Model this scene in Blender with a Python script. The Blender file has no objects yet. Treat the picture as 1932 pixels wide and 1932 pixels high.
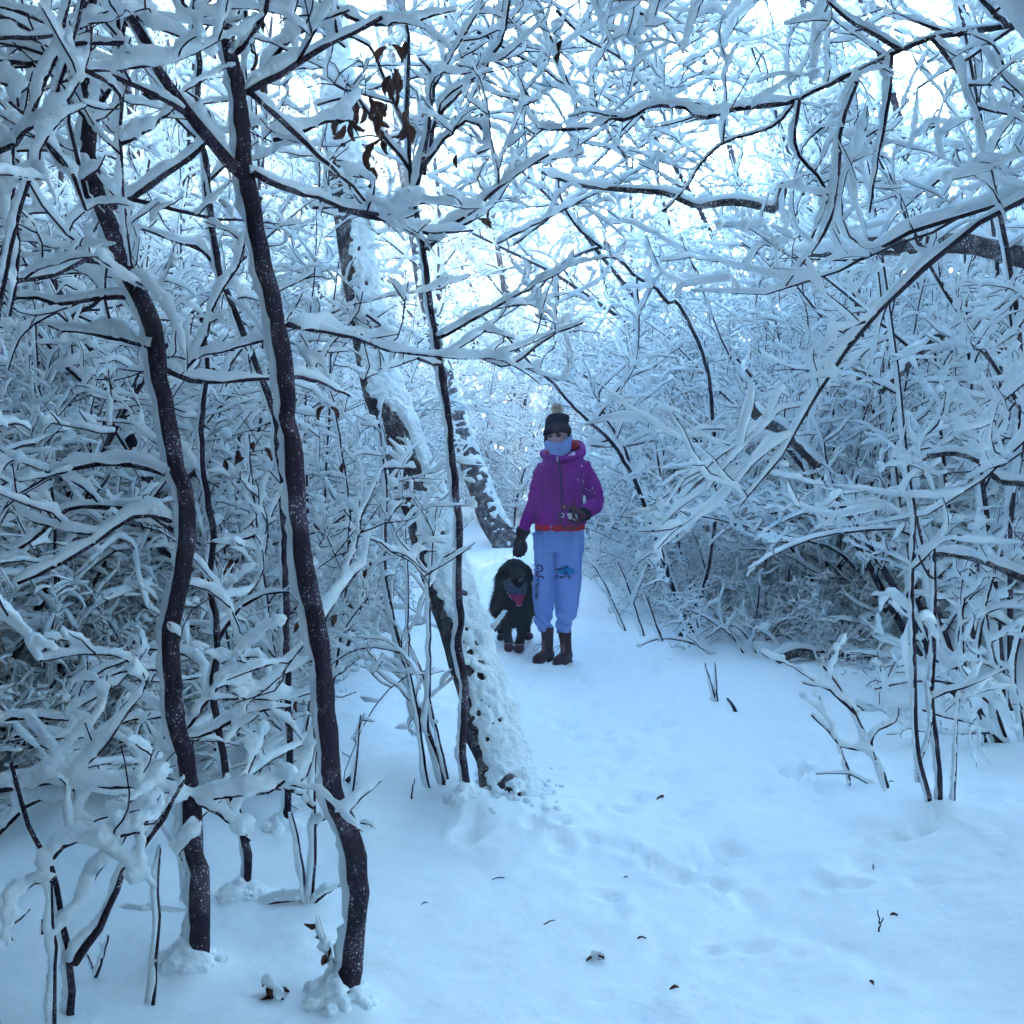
import bpy, math, random
import numpy as np
from mathutils import Vector, Matrix
from mathutils.bvhtree import BVHTree

# ------------------------------------------------------------------ camera, sky, sun, exposure
scene = bpy.context.scene
C = scene.collection
CAM_H, FPX, HALF, PITCH = 1.57, 1981.0, 966.0, math.radians(4.36)
cam_data = bpy.data.cameras.new("camera")
cam = bpy.data.objects.new("camera", cam_data)
C.objects.link(cam)
cam.location = (0, 0, CAM_H)
cam.rotation_euler = (math.radians(90) - PITCH, 0, 0)
cam_data.sensor_width = 36
cam_data.angle = 2 * math.atan(HALF / FPX)
cam_data.clip_start, cam_data.clip_end = 0.05, 3000
scene.camera = cam

SUN_EL, SUN_AZ = math.radians(15.5), math.radians(21)      # azimuth from +Y towards +X
world = bpy.data.worlds.new("World")
scene.world = world
world.use_nodes = True
wn, wl = world.node_tree.nodes, world.node_tree.links
wn.clear()
w_out = wn.new("ShaderNodeOutputWorld")
w_bg = wn.new("ShaderNodeBackground")
w_sky = wn.new("ShaderNodeTexSky")
w_sky.sky_type = 'NISHITA'
w_sky.sun_disc = False
w_sky.sun_elevation = SUN_EL
w_sky.sun_rotation = SUN_AZ
w_sky.altitude = 200
w_sky.air_density = 1.0
w_sky.dust_density = 1.0
w_sky.ozone_density = 2.5
w_bg.inputs['Strength'].default_value = 0.15
w_mul = wn.new("ShaderNodeMix")                                # a slightly greener, clear winter sky
w_mul.data_type = 'RGBA'
w_mul.blend_type = 'MULTIPLY'
w_mul.inputs['Factor'].default_value = 1.0
w_mul.inputs['B'].default_value = (0.77, 1.06, 1.10, 1)
wl.new(w_sky.outputs[0], w_mul.inputs['A'])
wl.new(w_mul.outputs['Result'], w_bg.inputs[0])
wl.new(w_bg.outputs[0], w_out.inputs[0])

sun_data = bpy.data.lights.new("sun_lamp", 'SUN')
sun_data.energy = 4.5
sun_data.angle = math.radians(0.5)
sun_data.color = (1.0, 0.93, 0.82)
sun_lamp = bpy.data.objects.new("sun_lamp", sun_data)
C.objects.link(sun_lamp)
SUN_DIR = Vector((math.sin(SUN_AZ) * math.cos(SUN_EL), math.cos(SUN_AZ) * math.cos(SUN_EL), math.sin(SUN_EL)))
sun_lamp.rotation_euler = SUN_DIR.to_track_quat('Z', 'Y').to_euler()
sun_lamp.location = SUN_DIR * 50

vs = scene.view_settings
scene.display_settings.display_device = 'sRGB'
vs.view_transform = 'Standard'
vs.look = 'None'
vs.gamma = 1.0
vs.exposure = 3.4
scene.render.engine = 'CYCLES'
scene.cycles.max_bounces = 10
scene.cycles.adaptive_threshold = 0.08
scene.cycles.adaptive_min_samples = 16
scene.cycles.diffuse_bounces = 8
scene.cycles.glossy_bounces = 2
scene.cycles.transparent_max_bounces = 4

scene.cycles.volume_bounces = 1
# thin frost haze filling the wood
hz = bpy.data.materials.new("haze_air")
hz.use_nodes = True
hz.node_tree.nodes.clear()
hz_o = hz.node_tree.nodes.new("ShaderNodeOutputMaterial")
hz_v = hz.node_tree.nodes.new("ShaderNodeVolumePrincipled")
hz_v.inputs['Color'].default_value = (0.92, 0.97, 1.0, 1)
hz_v.inputs['Density'].default_value = 0.0042
hz_v.inputs['Anisotropy'].default_value = 0.6
hz.node_tree.links.new(hz_v.outputs[0], hz_o.inputs['Volume'])

# ------------------------------------------------------------------ geometry helpers
SP, CP = math.sin(PITCH), math.cos(PITCH)

def ray(u, v):
    cx, cy = (u - HALF) / FPX, -(v - HALF) / FPX
    return np.array((cx, CP + cy * SP, -SP + cy * CP))

def P(u, v, d):
    r = ray(u, v)
    return np.array((0, 0, CAM_H)) + r * (d / r[1])

def G(u, v, z=0.0):
    r = ray(u, v)
    return np.array((0, 0, CAM_H)) + r * ((z - CAM_H) / r[2])

def line(pix, d0, d1=None):
    """traced points in the photograph turned into points at depth d0 .. d1"""
    d1 = d0 if d1 is None else d1
    n = len(pix)
    return np.array([P(u, v, d0 + (d1 - d0) * i / max(1, n - 1)) for i, (u, v) in enumerate(pix)])

def spline(pts, n):
    """smooth resampling (Catmull-Rom) of a polyline to n points"""
    pts = np.asarray(pts, float)
    m = len(pts)
    if m == 2:
        t = np.linspace(0, 1, n)[:, None]
        return pts[0] * (1 - t) + pts[1] * t
    seg = np.concatenate([[0], np.cumsum(np.linalg.norm(np.diff(pts, axis=0), axis=1) + 1e-9)])
    t = np.linspace(0, seg[-1], n)
    i = np.clip(np.searchsorted(seg, t, side='right') - 1, 0, m - 2)
    f = ((t - seg[i]) / (seg[i + 1] - seg[i]))[:, None]
    e = np.vstack([2 * pts[0] - pts[1], pts, 2 * pts[-1] - pts[-2]])
    a, b, c, d = e[i], e[i + 1], e[i + 2], e[i + 3]
    return 0.5 * (2 * b + (c - a) * f + (2 * a - 5 * b + 4 * c - d) * f ** 2 + (3 * b - a - 3 * c + d) * f ** 3)

def make_mesh(name, verts, faces_list, mat, smooth=True):
    """faces_list: arrays (m,k) of vertex ids, any k"""
    me = bpy.data.meshes.new(name)
    verts = np.asarray(verts, np.float32)
    me.vertices.add(len(verts))
    me.vertices.foreach_set("co", verts.ravel())
    faces_list = [np.asarray(f, np.int32) for f in faces_list if len(f)]
    loops = np.concatenate([f.ravel() for f in faces_list])
    totals = np.concatenate([np.full(len(f), f.shape[1], np.int32) for f in faces_list])
    starts = np.concatenate([[0], np.cumsum(totals)[:-1]]).astype(np.int32)
    me.loops.add(len(loops))
    me.loops.foreach_set("vertex_index", loops)
    me.polygons.add(len(totals))
    me.polygons.foreach_set("loop_start", starts)
    me.polygons.foreach_set("loop_total", totals)
    me.polygons.foreach_set("use_smooth", np.full(len(totals), smooth, bool))
    me.update(calc_edges=True)
    for m in (mat if isinstance(mat, (list, tuple)) else [mat]):
        me.materials.append(m)
    return me

def link(name, me, parent=None):
    o = bpy.data.objects.new(name, me)
    C.objects.link(o)
    if parent is not None:
        o.parent = parent
        o.matrix_parent_inverse = parent.matrix_world.inverted() if False else Matrix.Translation(-parent.location)
    return o

def thing(name, label, cat, loc=(0, 0, 0), group=None):
    o = bpy.data.objects.new(name, None)
    C.objects.link(o)
    o.location = loc
    o.empty_display_size = 0.1
    o['label'] = label
    o['category'] = cat
    if group:
        o['group'] = group
    return o

def tag(o, label, cat, group=None):
    o['label'] = label
    o['category'] = cat
    if group:
        o['group'] = group
    return o

def nrm(a):
    return a / (np.linalg.norm(a, axis=-1, keepdims=True) + 1e-12)

def tube_arrays(polys, sides, rng=None, jitter=0.0):
    """polys: list of (pts(n,3), rad(n)). Returns verts and face arrays."""
    by = {}
    for p, r in polys:
        by.setdefault(len(p), []).append((p, r))
    V, F4, FN, base = [], [], [], 0
    for n, L in by.items():
        Pn = np.array([a for a, _ in L], float)
        Rn = np.array([b for _, b in L], float)
        m = len(L)
        T = np.empty_like(Pn)
        T[:, 1:-1] = Pn[:, 2:] - Pn[:, :-2]
        T[:, 0] = Pn[:, 1] - Pn[:, 0]
        T[:, -1] = Pn[:, -1] - Pn[:, -2]
        T = nrm(T)
        mean = np.abs(nrm(Pn[:, -1] - Pn[:, 0]))
        ref = np.zeros((m, 3))
        ref[np.arange(m), np.argmin(mean, axis=1)] = 1
        U = nrm(np.cross(T, ref[:, None, :]))
        W = np.cross(T, U)
        a = np.arange(sides) * 2 * np.pi / sides
        R = Rn[:, :, None] * np.ones((1, 1, sides))
        if rng is not None and jitter:
            R = R * (1 + rng.uniform(-jitter, jitter, R.shape))
        v = Pn[:, :, None, :] + R[..., None] * (np.cos(a)[None, None, :, None] * U[:, :, None, :] + np.sin(a)[None, None, :, None] * W[:, :, None, :])
        V.append(v.reshape(-1, 3))
        ids = base + np.arange(m * n * sides).reshape(m, n, sides)
        nx = np.roll(ids, -1, axis=2)
        F4.append(np.stack([ids[:, :-1], nx[:, :-1], nx[:, 1:], ids[:, 1:]], -1).reshape(-1, 4))
        FN.append(ids[:, 0, ::-1].reshape(-1, sides))
        FN.append(ids[:, -1].reshape(-1, sides))
        base += m * n * sides
    return np.concatenate(V), [np.concatenate(F4), np.concatenate(FN)]

def tubes(name, polys, sides, mat, rng=None, jitter=0.0):
    v, f = tube_arrays(polys, sides, rng, jitter)
    return make_mesh(name, v, f, mat)

def haze_box(x0, x1, y0, y1, z0, z1):
    v = np.array([(x, y, z) for z in (z0, z1) for y in (y0, y1) for x in (x0, x1)])
    f = np.array([(0, 2, 3, 1), (4, 5, 7, 6), (0, 1, 5, 4), (2, 6, 7, 3), (0, 4, 6, 2), (1, 3, 7, 5)])
    o = link("haze", make_mesh("haze", v, [f], hz, False))
    o['kind'] = 'stuff'
    o['label'] = 'thin frosty haze in the wood'

# ------------------------------------------------------------------ lattice noise
_lat = np.random.default_rng(77).uniform(-1, 1, (256, 256))

def noise2(x, y):
    x, y = np.asarray(x, float) + 1000, np.asarray(y, float) + 1000
    i, j = np.floor(x).astype(int), np.floor(y).astype(int)
    fx, fy = x - i, y - j
    fx, fy = fx * fx * (3 - 2 * fx), fy * fy * (3 - 2 * fy)
    g = lambda a, b: _lat[a % 256, b % 256]
    return (g(i, j) * (1 - fx) + g(i + 1, j) * fx) * (1 - fy) + (g(i, j + 1) * (1 - fx) + g(i + 1, j + 1) * fx) * fy

# ------------------------------------------------------------------ materials
def mat_base(name):
    m = bpy.data.materials.new(name)
    m.use_nodes = True
    nt = m.node_tree
    b = nt.nodes["Principled BSDF"]
    return m, nt, b

def simple_mat(name, col, rough=0.8, nscale=40.0, namount=0.25, bump=0.15, spec=0.3, dist=0.004):
    m, nt, b = mat_base(name)
    tc = nt.nodes.new("ShaderNodeTexCoord")
    n = nt.nodes.new("ShaderNodeTexNoise")
    n.inputs['Scale'].default_value = nscale
    n.inputs['Detail'].default_value = 4
    nt.links.new(tc.outputs['Object'], n.inputs['Vector'])
    mix = nt.nodes.new("ShaderNodeMix")
    mix.data_type = 'RGBA'
    mix.inputs['A'].default_value = (*[c * (1 - namount) for c in col], 1)
    mix.inputs['B'].default_value = (*[min(1, c * (1 + namount)) for c in col], 1)
    nt.links.new(n.outputs['Fac'], mix.inputs['Factor'])
    nt.links.new(mix.outputs['Result'], b.inputs['Base Color'])
    b.inputs['Roughness'].default_value = rough
    b.inputs['Specular IOR Level'].default_value = spec
    if bump:
        bp = nt.nodes.new("ShaderNodeBump")
        bp.inputs['Strength'].default_value = bump
        bp.inputs['Distance'].default_value = dist
        nt.links.new(n.outputs['Fac'], bp.inputs['Height'])
        nt.links.new(bp.outputs['Normal'], b.inputs['Normal'])
    return m

M_snow = simple_mat("snow", (0.94, 0.955, 0.96), 0.95, 55, 0.05, 0.5, 0.05, 0.012)
def backlit(m, amount):
    """let some light through the thin snow on the twigs"""
    nt = m.node_tree
    b = nt.nodes["Principled BSDF"]
    out = nt.nodes["Material Output"]
    tl = nt.nodes.new("ShaderNodeBsdfTranslucent")
    tl.inputs['Color'].default_value = (0.94, 0.96, 0.97, 1)
    mx = nt.nodes.new("ShaderNodeMixShader")
    mx.inputs[0].default_value = amount
    nt.links.new(b.outputs[0], mx.inputs[1])
    nt.links.new(tl.outputs[0], mx.inputs[2])
    nt.links.new(mx.outputs[0], out.inputs['Surface'])
backlit(M_snow, 0.34)
M_ground = simple_mat("ground_snow", (0.92, 0.94, 0.95), 0.95, 18, 0.04, 0.25, 0.05, 0.02)

def bark_mat(name, c0, c1, speck, scale):
    m, nt, b = mat_base(name)
    tc = nt.nodes.new("ShaderNodeTexCoord")
    mp = nt.nodes.new("ShaderNodeMapping")
    mp.inputs['Scale'].default_value = (1, 1, 0.25)
    n1 = nt.nodes.new("ShaderNodeTexNoise")
    n1.inputs['Scale'].default_value = scale
    n1.inputs['Detail'].default_value = 6
    n2 = nt.nodes.new("ShaderNodeTexNoise")
    n2.inputs['Scale'].default_value = 190
    n2.inputs['Detail'].default_value = 3
    n3 = nt.nodes.new("ShaderNodeTexNoise")
    n3.inputs['Scale'].default_value = 11
    n3.inputs['Detail'].default_value = 5
    nt.links.new(tc.outputs['Object'], mp.inputs[0])
    nt.links.new(mp.outputs[0], n1.inputs['Vector'])
    nt.links.new(tc.outputs['Object'], n2.inputs['Vector'])
    nt.links.new(tc.outputs['Object'], n3.inputs['Vector'])
    mix = nt.nodes.new("ShaderNodeMix")
    mix.data_type = 'RGBA'
    mix.inputs['A'].default_value = (*c0, 1)
    mix.inputs['B'].default_value = (*c1, 1)
    nt.links.new(n1.outputs['Fac'], mix.inputs['Factor'])
    add = nt.nodes.new("ShaderNodeMath")
    add.operation = 'MULTIPLY_ADD'
    add.inputs[1].default_value = 0.35
    nt.links.new(n3.outputs['Fac'], add.inputs[0])
    nt.links.new(n2.outputs['Fac'], add.inputs[2])
    rmp = nt.nodes.new("ShaderNodeMapRange")
    rmp.inputs['From Min'].default_value = speck
    rmp.inputs['From Max'].default_value = speck + 0.04
    nt.links.new(add.outputs[0], rmp.inputs['Value'])
    mix2 = nt.nodes.new("ShaderNodeMix")
    mix2.data_type = 'RGBA'
    mix2.inputs['B'].default_value = (0.7, 0.74, 0.78, 1)
    lich = nt.nodes.new("ShaderNodeMapRange")              # paler lichen patches
    lich.inputs['From Min'].default_value = 0.52
    lich.inputs['From Max'].default_value = 0.6
    lich.inputs['To Max'].default_value = 0.6
    nt.links.new(n3.outputs['Fac'], lich.inputs['Value'])
    mixl = nt.nodes.new("ShaderNodeMix")
    mixl.data_type = 'RGBA'
    mixl.inputs['B'].default_value = (c1[0] * 2.2, c1[1] * 2.6, c1[2] * 2.2, 1)
    nt.links.new(mix.outputs['Result'], mixl.inputs['A'])
    nt.links.new(lich.outputs['Result'], mixl.inputs['Factor'])
    nt.links.new(mixl.outputs['Result'], mix2.inputs['A'])
    nt.links.new(rmp.outputs['Result'], mix2.inputs['Factor'])
    nt.links.new(mix2.outputs['Result'], b.inputs['Base Color'])
    b.inputs['Roughness'].default_value = 0.9
    b.inputs['Specular IOR Level'].default_value = 0.2
    bp = nt.nodes.new("ShaderNodeBump")
    bp.inputs['Strength'].default_value = 1.0
    bp.inputs['Distance'].default_value = 0.018
    nt.links.new(n1.outputs['Fac'], bp.inputs['Height'])
    nt.links.new(bp.outputs['Normal'], b.inputs['Normal'])
    return m

M_bark = bark_mat("dark_bark", (0.014, 0.006, 0.013), (0.045, 0.022, 0.040), 0.825, 60)
M_twig = simple_mat("twig_bark", (0.034, 0.020, 0.036), 0.9, 60, 0.5, 0.2, 0.2)
M_crust = simple_mat("snow_crust", (0.90, 0.93, 0.94), 0.95, 40, 0.08, 0.9, 0.05, 0.02)
M_old = bark_mat("old_rough_bark", (0.010, 0.005, 0.010), (0.07, 0.038, 0.045), 0.78, 30)
M_leaf = simple_mat("dry_leaf", (0.10, 0.030, 0.018), 0.8, 60, 0.5, 0.3, 0.2)

# ------------------------------------------------------------------ branch growth
def grow(rng, p, d, L, n, wig, droop=0.0):
    d = d / (np.linalg.norm(d) + 1e-9)
    st = L / (n - 1)
    pts = [np.array(p, float)]
    bend = rng.normal(0, wig * 0.75, 3)
    for _ in range(n - 1):
        d = d + rng.normal(0, wig, 3) + bend
        d[2] += droop * st
        d /= np.linalg.norm(d)
        pts.append(pts[-1] + d * st)
    return np.array(pts)

KEEP_CLEAR = False
def covers(p):
    """a twig that would hang in front of the walker, the dog or the sun"""
    q = p - np.array((0, 0, CAM_H))
    f = np.maximum(q[:, 1] * CP - q[:, 2] * SP, .2)
    u, v = HALF + FPX * q[:, 0] / f, HALF - FPX * (q[:, 1] * SP + q[:, 2] * CP) / f
    return bool((((u > 905) & (u < 1150) & (v > 750) & (v < 1270) & (q[:, 1] < 7.3)) | ((u - 1745) ** 2 + (v - 210) ** 2 < 17 ** 2)).any())

def lerp_at(arr, t):
    x = t * (len(arr) - 1)
    i = min(int(x), len(arr) - 2)
    return arr[i] + (arr[i + 1] - arr[i]) * (x - i)

def sprout(rng, pts, rad, spec, level, out):
    """children along a parent polyline; spec[level] = (count per metre, min, max, length lo, hi, angle lo, hi, wiggle, droop, start t, points)"""
    if level >= len(spec):
        return
    s = spec[level]
    L = np.linalg.norm(np.diff(pts, axis=0), axis=1).sum()
    k = int(np.clip(round(L * s[0] * rng.uniform(0.8, 1.2)), s[1], s[2]))
    for i in range(k):
        t = s[9] + (1 - s[9]) * (i + rng.uniform(0.1, 0.9)) / k
        p = lerp_at(pts, t)
        tan = lerp_at(pts, min(1, t + 0.06)) - lerp_at(pts, max(0, t - 0.06))
        tan = tan / (np.linalg.norm(tan) + 1e-9)
        a = math.radians(rng.uniform(s[5], s[6]))
        q = rng.normal(0, 1, 3)
        q -= q.dot(tan) * tan
        q /= np.linalg.norm(q) + 1e-9
        d = tan * math.cos(a) + q * math.sin(a)
        if d[2] < -0.25:
            d[2] *= -0.6
        r0 = float(lerp_at(rad, t))
        ln = rng.uniform(s[3], s[4]) * (1.15 - 0.55 * t)
        n = s[10]
        cp = grow(rng, p, d, ln, n, s[7], s[8])
        if KEEP_CLEAR and covers(cp):
            continue
        cr = np.linspace(max(0.0026, min(r0 * 0.62, 0.0040 + ln * 0.0075)), 0.0016, n)
        out.append((cp, cr))
        sprout(rng, cp, cr, spec, level + 1, out)

SNOW_DIR = np.array((-0.50, 0.05, 0.86))

def snow_on(rng, items, amount, blob=0.35, sd=SNOW_DIR, keep=0.93, cap=0.034):
    """the ridge of snow lying along every branch: (points, radius) tubes shifted to the windward upper side"""
    out = []
    for p, r in items:
        if rng.random() > keep:
            continue
        n = len(p)
        T = nrm(np.gradient(p, axis=0))
        S = sd[None] - (T @ sd)[:, None] * T
        S = nrm(S + 0.08 * T)
        k = rng.uniform(0.65, 1.35)
        horiz = 0.62 + 0.38 * np.sqrt(np.clip(1 - T[:, 2] ** 2, 0, 1))
        sr = np.minimum(amount * k * horiz + 0.75 * r, cap + 0.5 * r) * (0.68 + 0.64 * rng.random(n))
        gap = rng.random(n) < 0.07
        sr = np.where(gap, sr * 0.35, sr)
        sr[0] *= 0.6
        sr[-1] *= rng.uniform(0.3, 0.8)
        sr *= np.linspace(1.12, 0.72, n)
        off = r * 0.55 + sr * rng.uniform(0.70, 0.92)
        q = p + S * off[:, None] + rng.normal(0, 0.20, (n, 3)) * sr[:, None]
        q[-1] = q[-1] + T[-1] * sr[-1] * 0.6
        out.append((q, sr))
        if rng.random() < blob:
            t = rng.integers(0, n)
            b = amount * rng.uniform(1.1, 2.0)
            c = q[t] + S[t] * b * 0.3
            ax = nrm(rng.normal(0, 1, 3) * np.array((1, 1, 0.4)))
            out.append((np.array([c - ax * b * 1.1, c - ax * b * 0.5, c + ax * b * 0.5, c + ax * b * 1.1]), np.array([0.25, 0.85, 0.85, 0.25]) * b))
    return out

def resample(items, n):
    return [(spline(p, n), np.interp(np.linspace(0, 1, n), np.linspace(0, 1, len(r)), r)) for p, r in items]
# ------------------------------------------------------------------ ground
grng = np.random.default_rng(5)
PITS = []          # (x, y, radius along x, radius along y, depth)
for (u, v, ru, rv, dp) in [(1013, 1547, .05, .045, .045), (1057, 1536, .045, .035, .04), (1046, 1558, .04, .03, .03), (885, 1567, .05, .05, .03),
                           (893, 1540, .03, .08, .025), (1500, 1436, .09, .07, .05), (1440, 1466, .06, .05, .03), (1310, 1490, .05, .05, .02),
                           (1340, 1480, .05, .04, .02), (1600, 1415, .06, .05, .03), (1690, 1556, .05, .03, .03), (1740, 1550, .05, .03, .03),
                           (1505, 1745, .05, .035, .03), (1425, 1730, .06, .04, .02), (1340, 1735, .04, .02, .02), (1170, 1680, .03, .05, .025),
                           (1510, 1900, .05, .06, .03), (1320, 1930, .04, .08, .03), (1085, 1915, .03, .04, .02), (1130, 1830, .05, .03, .015),
                           (660, 1795, .03, .03, .02), (1125, 1640, .04, .03, .015), (1530, 1340, .05, .05, .03), (1260, 1350, .05, .05, .03)]:
    g = G(u, v)
    PITS.append((g[0], g[1], ru, rv, dp))
for k in range(190):
    y = 3.6 + 11 * grng.random() ** 1.15
    c = np.interp(y, [2.5, 7, 12, 16], [0.7, 0.55, 0.0, -0.2]) + grng.normal(0, 0.45)
    PITS.append((c, y, grng.uniform(.025, .07), grng.uniform(.03, .09), grng.uniform(.008, .03)))

for k in range(34):
    y = 4.6 + k * .26
    c = np.interp(y, [2.5, 7, 12, 16], [0.75, 0.55, 0.0, -0.2]) + (.13 if k % 2 else -.13) + grng.normal(0, .05)
    PITS.append((c, y, .05, .11, .018 + .016 * grng.random()))
    PITS.append((c - .38 + grng.normal(0, .12), y + grng.normal(0, .1), .035, .04, .02))
    PITS.append((c + .15 + grng.normal(0, .2), y + grng.normal(0, .1), .04, .06, .016))
BUMPS = []         # snow drifted up against the feet of the trunks
for (u, v, br, bh) in [(366, 1850, .11, .04), (652, 1900, .12, .045), (884, 1518, .10, .03), (466, 1700, .08, .03), (585, 1716, .08, .02), (960, 1515, .30, .07), (1772, 1519, .10, .03), (1753, 1508, .08, .02)]:
    g = G(u, v)
    BUMPS.append((g[0], g[1], br, bh))

def gz(x, y, pits=True):
    x, y = np.asarray(x, float), np.asarray(y, float)
    z = 0.045 * noise2(x * 0.8, y * 0.8) + 0.022 * noise2(x * 2.3 + 9, y * 2.3) + 0.010 * noise2(x * 6, y * 6 + 4) + 0.0045 * noise2(x * 17, y * 17) + 0.002 * noise2(x * 37, y * 37)
    pc = np.interp(y, [2.5, 7, 12, 16], [0.7, 0.5, 0.0, -0.2])
    z = z + 0.10 * (1 - np.exp(-((x - pc) / 1.3) ** 2)) - 0.06
    z = z + np.clip(y - 15, 0, 60) * 0.035 + np.clip(np.abs(x) - 4, 0, 40) * 0.02
    e = np.interp(y, [4.0, 5.4, 6.8, 8.3, 12, 16, 20], [3.5, 3.05, 2.35, 1.60, 1.35, 1.2, 0.6])
    z = z + 0.28 * np.clip((x - e - .1) / 1.6, 0, 1) ** 1.3
    for (bx, by, br, bh) in BUMPS:
        z = z + bh * np.exp(-((x - bx) ** 2 + (y - by) ** 2) / br ** 2)
    if pits:
        for (px, py, rx, ry, dp) in PITS:
            q = ((x - px) / rx) ** 2 + ((y - py) / ry) ** 2
            z = z - dp * np.exp(-q ** 1.5) + 0.25 * dp * np.exp(-((np.sqrt(q) - 1.5) / 0.45) ** 2)
    return z

def axis(lo, hi, f0, f1, fine, ratio=1.13):
    a = list(np.arange(f0, f1, fine))
    s, x = fine, f1
    while x < hi:
        a.append(x); s *= ratio; x += s
    a.append(hi)
    s, x, b = fine, f0 - fine, []
    while x > lo:
        b.append(x); s *= ratio; x -= s
    b.append(lo)
    return np.array(b[::-1] + a)

gx, gy = axis(-90, 90, -2.3, 2.7, 0.027), axis(-40, 120, 2.5, 9.0, 0.031)
GX, GY = np.meshgrid(gx, gy)
GZ = gz(GX, GY, False)
for (px, py, rx, ry, dp) in PITS:
    i0, i1 = np.searchsorted(gx, (px - 4 * rx, px + 4 * rx))
    j0, j1 = np.searchsorted(gy, (py - 4 * ry, py + 4 * ry))
    X, Y = GX[j0:j1, i0:i1], GY[j0:j1, i0:i1]
    q = (((X - px) / rx) ** 2 + ((Y - py) / ry) ** 2) * (1 + 0.5 * noise2(X * 22, Y * 22))
    q = np.clip(q, 0, None)
    GZ[j0:j1, i0:i1] += -dp * np.exp(-q ** 1.5) + 0.3 * dp * np.exp(-((np.sqrt(q) - 1.5) / 0.45) ** 2) * (1 + noise2(X * 40, Y * 40))
ids = np.arange(GX.size).reshape(GX.shape)
gm = make_mesh("snowy_ground", np.stack([GX, GY, GZ], -1).reshape(-1, 3),
               [np.stack([ids[:-1, :-1], ids[:-1, 1:], ids[1:, 1:], ids[1:, :-1]], -1).reshape(-1, 4)], M_ground)
ground = link("snowy_ground", gm)
ground['kind'] = 'structure'
ground['label'] = 'trampled snow covering the woodland path and forest floor'

PROBE = {}
class ProtoList(list):
    pass

def in_view(p):
    q = p - np.array((0, 0, CAM_H))
    f = q[:, 1] * CP - q[:, 2] * SP
    w = q[:, 1] * SP + q[:, 2] * CP
    f = np.where(f > 0.2, f, np.nan)
    return HALF + FPX * q[:, 0] / f, HALF - FPX * w / f, q[:, 1]

def blocks(p):
    """share of points that would hang in front of the walker, the dog, the clearing or the open snow of the path"""
    u, v, y = in_view(p)
    with np.errstate(invalid='ignore'):
        a = (u > 925) & (u < 1150) & (v > 750) & (v < 1265) & (y < 7.9)
        b = (v > 1285) & (u > 900) & (u < 1470) | (v > 1400) & (u >= 1470) | (v > 1560) & (u > 700)
        c = (u > 885) & (u < 1010) & (v > 800) & (v < 1060) & (y < 14)
        d = (u > 690) & (u < 960) & (v > 1250)
        e = (y < 2.2) & (u > -100) & (u < 2030) & (v > 100)
        g = (y < 3.8) & (u > -40) & (u < 1975) & (v > 0)
    h = (u - 1745) ** 2 + (v - 210) ** 2 < 27 ** 2
    a = a | h
    hole = h & (y > 2)
    near = (np.linalg.norm(p - np.array((0, 0, CAM_H)), axis=1) < 1.3) | (y > 0) & (y < 1.9) & (u > -150) & (u < 2080) & (v > -150)
    return int((a | b | c | d | e | g).sum()) + 50 * int(near.sum()) + 50 * int(hole.sum())

def fit(parts, x, y, s, side, rng, tries=14, allow=2, tilt=0.0, tilt_x=0.0):
    """turn (and at last shift outwards) a plant until it leaves the walker and the path in view"""
    for shift in ((0, .3, .6, 1.0, 1.5) if not tilt else (0, .4, 1.0)):
        for k in range(tries):
            rz = rng.uniform(-.9, .9)
            c, n = math.cos(rz), math.sin(rz)
            p = parts.probe * s
            if tilt or tilt_x:
                p = p @ np.array(Matrix.Rotation(rz, 3, 'Z')).T @ np.array(Matrix.Rotation(tilt, 3, 'Y')).T @ np.array(Matrix.Rotation(tilt_x, 3, 'X')).T
                c, n = 1.0, 0.0
            q = np.stack([p[:, 0] * c - p[:, 1] * n + x + side * shift, p[:, 0] * n + p[:, 1] * c + y, p[:, 2]], 1)
            if blocks(q) <= allow:
                return x + side * shift, rz
    return None

# ------------------------------------------------------------------ prototypes of shrubs and trees
def proto_parts(stems, twigs, snow, seed):
    PROBE[len(PROBE)] = np.concatenate([p[::2] for p, r in snow] + [spline(p, 60) for p, r in stems])
    rng = np.random.default_rng(seed)
    parts = ProtoList()
    parts.probe = PROBE[len(PROBE) - 1]
    for s in stems:
        parts.append(("stem", tubes("stem", [s], 6, M_bark, rng, 0.06), None))
    parts.append(("twigs", tubes("twigs", twigs, 3, M_twig), "stuff"))
    parts.append(("snow_cover", tubes("snow_cover", snow, 5, M_snow, rng, 0.26), "stuff"))
    return parts

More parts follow.
